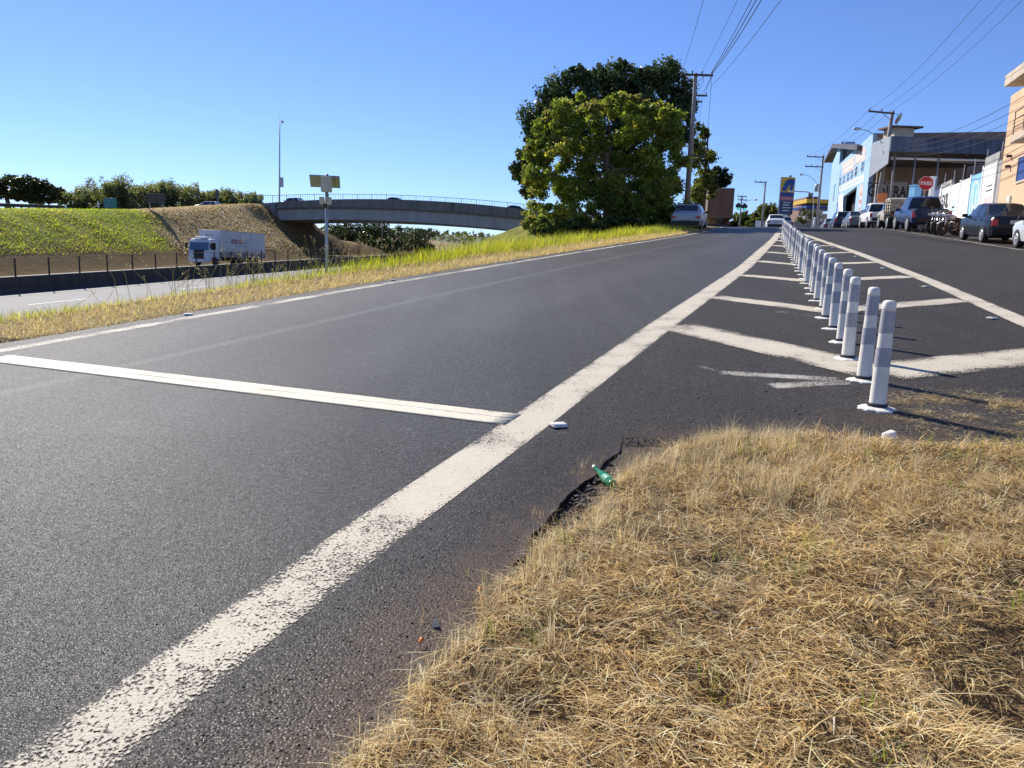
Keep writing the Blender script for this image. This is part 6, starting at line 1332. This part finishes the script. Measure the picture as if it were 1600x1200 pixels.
# crumbled asphalt and grit
def grit(name, X_, Y_, Z_, s, tint, label):
    n = len(X_); base = np.array([(1, 0, 0), (-1, 0, 0), (0, 1, 0), (0, -1, 0), (0, 0, 1), (0, 0, -1)], float); tri = np.array([(0, 2, 4), (2, 1, 4), (1, 3, 4), (3, 0, 4), (2, 0, 5), (1, 2, 5), (3, 1, 5), (0, 3, 5)])
    V = base[None]*(1+.35*rng.normal(size=(n, 6, 1)))*s[:, None, None]*np.array([1, 1, .7]); a = rng.random(n)*6.28; c, s_ = np.cos(a)[:, None], np.sin(a)[:, None]
    V = np.stack([V[..., 0]*c-V[..., 1]*s_, V[..., 0]*s_+V[..., 1]*c, V[..., 2]], -1)+np.stack([X_, Y_, Z_], -1)[:, None]
    Fq = (tri[None]+(np.arange(n)*6)[:, None, None]).reshape(-1, 3)
    return tag(link_mesh(name, np_mesh(name, V.reshape(-1, 3), Fq, np.repeat(tint, 6, 0)), M['grit']), label, 'gravel', kind='stuff')
m, nt, bs_, out = new_mat('grit'); nt.links.new(attr(nt, 'tint', 'Color'), bs_.inputs['Base Color']); bs_.inputs['Roughness'].default_value = .8; bump(nt, bs_, tex_noise(nt, worldco(nt), 260, 3), .5, .002); M['grit'] = m
ye = rng.uniform(.6, 5.0, 5200); xe_ = ramp_right(ye)+np.abs(rng.normal(size=len(ye)))*.16+.01; k = (rng.random(len(ye)) < .35+.65*(fnoise(xe_, ye, 3, 40) > .45)); xe_, ye = xe_[k], ye[k]; n = len(xe_)
s = np.exp(rng.normal(-5.2, .68, n)).clip(.0015, .026); grit('asphalt_crumbs', xe_, ye, surf(xe_, ye)-.022+s*.4, s, straw_tint(n, [(.035, .033, .034), (.06, .052, .047), (.10, .075, .055)], (4, 3, 1.5)), 'dark crumbled asphalt bits along the broken shoulder edge')
X_ = np.concatenate([rng.uniform(.7, 3.6, 5500), rng.uniform(1.0, 7, 4500)]); Y_ = np.concatenate([rng.uniform(4.5, 6.6, 5500), rng.uniform(5.5, 10, 4500)]); k = (X_ > tl(Y_)+tw(Y_)+.05); X_, Y_ = X_[k], Y_[k]; n = len(X_); s = np.exp(rng.normal(-5.85, .5, n)).clip(.0012, .013)
grit('road_grit', X_, Y_, surf(X_, Y_)+.004+s*.3, s, straw_tint(n, [(.035, .033, .034), (.07, .062, .057), (.14, .11, .085), (.3, .28, .25)], (5, 3, 1.2, .3)), 'loose stone grit on the old gore asphalt')

# stones of the wearing course close to the camera
def view_fan(n, y0, y1):
    Y_ = y0+(y1-y0)*rng.random(n)**1.35; X_ = (rng.uniform(-.74, .25, n))*Y_; return X_, Y_
X_, Y_ = view_fan(90000, 1.35, 4.6); on = X_ < tl(Y_)-.01; off_ = (X_ > tl(Y_)+tw(Y_)+.01) & (X_ < ramp_right(Y_)-.02); k = on | off_; X_, Y_, off_ = X_[k], Y_[k], off_[k]; n = len(X_)
s = np.where(off_, np.exp(rng.normal(-5.75, .35, n)), np.exp(rng.normal(-6.0, .28, n))).clip(.0012, .0075)
tn = np.where(off_[:, None], straw_tint(n, [_CO[0], _CO[1], _CO[2], _CO[3], (.16, .12, .09)], (4, 4, 3, .8, .5)), straw_tint(n, [_CR[0], _CR[1], _CR[2], _CR[3], _CR[4]], (3, 4, 3, 1.2, .35)))
Xg = rng.uniform(-.1, 4.6, 60000); Yg = 4.4+4.2*rng.random(60000)**1.3; k = (Xg > tl(Yg)+tw(Yg)+.02) & (poly_sd(PATCH, Xg, Yg) < -.02) & (Xg < .62*Yg+.4); Xg, Yg = Xg[k], Yg[k]; sg_ = np.exp(rng.normal(-5.5, .33, len(Xg))).clip(.002, .009)
X_ = np.concatenate([X_, Xg]); Y_ = np.concatenate([Y_, Yg]); s = np.concatenate([s, sg_]); tn = np.vstack([tn, straw_tint(len(Xg), [_CO[0], _CO[1], _CO[2], _CO[3], (.16, .12, .09)], (3, 4, 4, 1.2, .6))])
grit('road_stones', X_, Y_, surf(X_, Y_)+.008-s*.25, s, tn, 'crushed stone of the road surface showing close up')
# ------------------------------------------------------------------ verge between ramp and highway
def verge(n, y0, y1, d0, d1, pw=1.0):
    Y_ = y0*(y1/y0)**rng.random(n); d = rng.uniform(d0, d1, n); X_ = xe(Y_)-.42-d/.92; return X_, Y_, d
X_, Y_, d = verge(60000, 4.5, 46, .02, 1.9); k = rng.random(len(d)) < np.clip(1.25-d/1.9+.5*(fnoise(X_, Y_, 2.2, 41)-.5), .1, 1); X_, Y_, d = X_[k], Y_[k], d[k]; n = len(d); f = Y_/10
blades('verge_straw', X_, Y_, ground(X_, Y_), rng.uniform(.05, .13, n)*(.8+.25*np.minimum(f, 3)), .004*(.7+.75*np.minimum(f, 4))*rng.uniform(.6, 1.2, n), straw_tint(n, [(.76, .60, .28), (.84, .70, .40), (.60, .46, .18), (.58, .56, .16)], (4, 3, 2, 2)), 'straw', label='dry mown grass strip along the ramp edge', cat='grass', lie=np.clip(rng.normal(.9, .35, n), .1, 1.5), curl=.5)
X_, Y_, d = verge(52000, 4.5, 44, .7, 3.0); k = rng.random(len(d)) < sstep(.75, 1.5, d+.7*(fnoise(X_, Y_, .9, 44)-.5))*np.interp(Y_, [5, 9, 14, 20], [.8, .75, .75, 1]); X_, Y_, d = X_[k], Y_[k], d[k]; n = len(d); f = np.minimum(Y_/12, 3)
tall = np.interp(Y_, [5, 12, 15, 18, 24, 34, 42], [.14, .15, .26, .40, .48, .42, .34])*(.55+.9*fnoise(X_, Y_, .8, 47))
blades('verge_grass', X_, Y_, ground(X_, Y_)-.02, tall*rng.uniform(.5, 1.25, n), .0055*(.6+.7*f)*rng.uniform(.7, 1.3, n), straw_tint(n, [(.38, .46, .05), (.52, .56, .07), (.60, .56, .12), (.25, .36, .04)], (4, 4, 2, 2)), 'blade', label='bright yellow green grass growing on the verge crest', cat='grass', lean=.38, curl=.75)
# tall seeding stalks against the barrier
ns = 190; Ys = rng.uniform(11, 21, ns); Ys[:130] = rng.uniform(12.5, 18, 130); Xs = xe(Ys)-.42-rng.uniform(1.2, 2.6, ns); Zs = ground(Xs, Ys); st = MB(); hs_v, hs_f, hs_t = [], [], []
stv = []; 
Lh = rng.uniform(.35, .85, ns); ax = rng.normal(0, .25, ns); ay = rng.normal(0, .2, ns)
CC = []; 
for i in range(ns):
    p = Vector((Xs[i], Ys[i], Zs[i]-.03)); q = p+Vector((ax[i]*.3*Lh[i], ay[i]*.3*Lh[i], Lh[i]*.6)); r2 = p+Vector((ax[i]*1.2*Lh[i], ay[i]*Lh[i], Lh[i])); st.tube(p, q, .004, .003, 4, False); st.tube(q, r2, .003, .002, 4, False)
    for j in range(9): CC.append(r2+(q-r2)*(j/26)+Vector(rng.normal(0, .012, 3)))
V, Fq, tt = leaf_cloud(np.array([tuple(c) for c in CC]), np.full(len(CC), .009), straw_tint(len(CC), [(.60, .54, .38), (.45, .40, .25)], (1, 1)), 0, 3.0)
sv = np.array(st.v); sf = np.array([f for f in st.f]); V = np.vstack([sv, V]); tt = np.vstack([np.tile((.42, .40, .16), (len(sv), 1)), tt]); Fq = np.vstack([sf, Fq+len(sv)])
tag(link_mesh('seed_stalks', np_mesh('seed_stalks', V, Fq, tt), M['straw']), 'thin seeding grass stalks standing before the dark barrier', 'grass', kind='stuff')
# grass at the trees' feet
X_ = rng.uniform(-2, 12, 26000); Y_ = rng.uniform(36, 50, 26000); k = (X_ < xe(Y_)-.9) & (X_ > xe(Y_)-9); X_, Y_ = X_[k], Y_[k]; n = len(X_)
blades('tree_foot_grass', X_, Y_, ground(X_, Y_)-.02, rng.uniform(.12, .34, n), rng.uniform(.015, .03, n), straw_tint(n, [(.28, .36, .06), (.38, .42, .08), (.46, .42, .14)], (4, 3, 2)), 'blade', label='sunlit green grass in front of the big trees', cat='grass', lean=.35)
# ------------------------------------------------------------------ embankment turf
def embank(n, u0, u1, v0, v1):
    u = rng.uniform(u0, u1, n); v = rng.uniform(v0, v1, n); p = HA+HD*u[:, None]+HN*v[:, None]; return p[:, 0], p[:, 1], u, v
X_, Y_, u, v = embank(90000, -12, USEAM+8, 13.6, 26); lim = np.interp(v, [13, 22], [USEAM2, USEAM])+5.5*(fnoise(u, v, .45, 3)-.5); k = (u < lim+1.2*rng.normal(size=len(u))) & (v > 14.0+.9*vnoise(u, v, .5, 6)) & (rng.random(len(u)) < .35+.65*fnoise(u, v, .55, 51)**.7); X_, Y_, u, v = X_[k], Y_[k], u[k], v[k]; n = len(u)
g = fnoise(u, v, .35, 52)[:, None]; t = np.array([(.26, .44, .05)])*(1-g)+np.array([(.64, .64, .10)])*g; t = t*(.85+.4*fnoise(u, v, .8, 53))[:, None]*(1+.11*rng.normal(size=(n, 1)))
blades('embankment_grass', X_, Y_, ground(X_, Y_)-.03, rng.uniform(.10, .26, n)*(.5+.9*fnoise(u, v, .6, 54)), rng.uniform(.03, .07, n), t.clip(.02, .8), 'blade', label='rough green grass covering the embankment slope', cat='grass', lean=.95, curl=.9)
X_, Y_, u, v = embank(42000, USEAM-6, UB+3, 14, 28); lim = np.interp(v, [13, 22], [USEAM2, USEAM]); k = (u > lim) & (rng.random(len(u)) < .25+.75*fnoise(u, v*2, .7, 61)); X_, Y_, u, v = X_[k], Y_[k], u[k], v[k]; n = len(u)
blades('mown_slope_straw', X_, Y_, ground(X_, Y_)-.02, rng.uniform(.12, .34, n), rng.uniform(.04, .10, n), straw_tint(n, [(.54, .43, .24), (.62, .52, .32), (.42, .32, .16), (.44, .43, .17)], (4, 3, 2, 1)), 'straw', label='mown brown grass on the slope beside the bridge', cat='grass', lie=np.clip(rng.normal(1.15, .3, n), .2, 1.6))
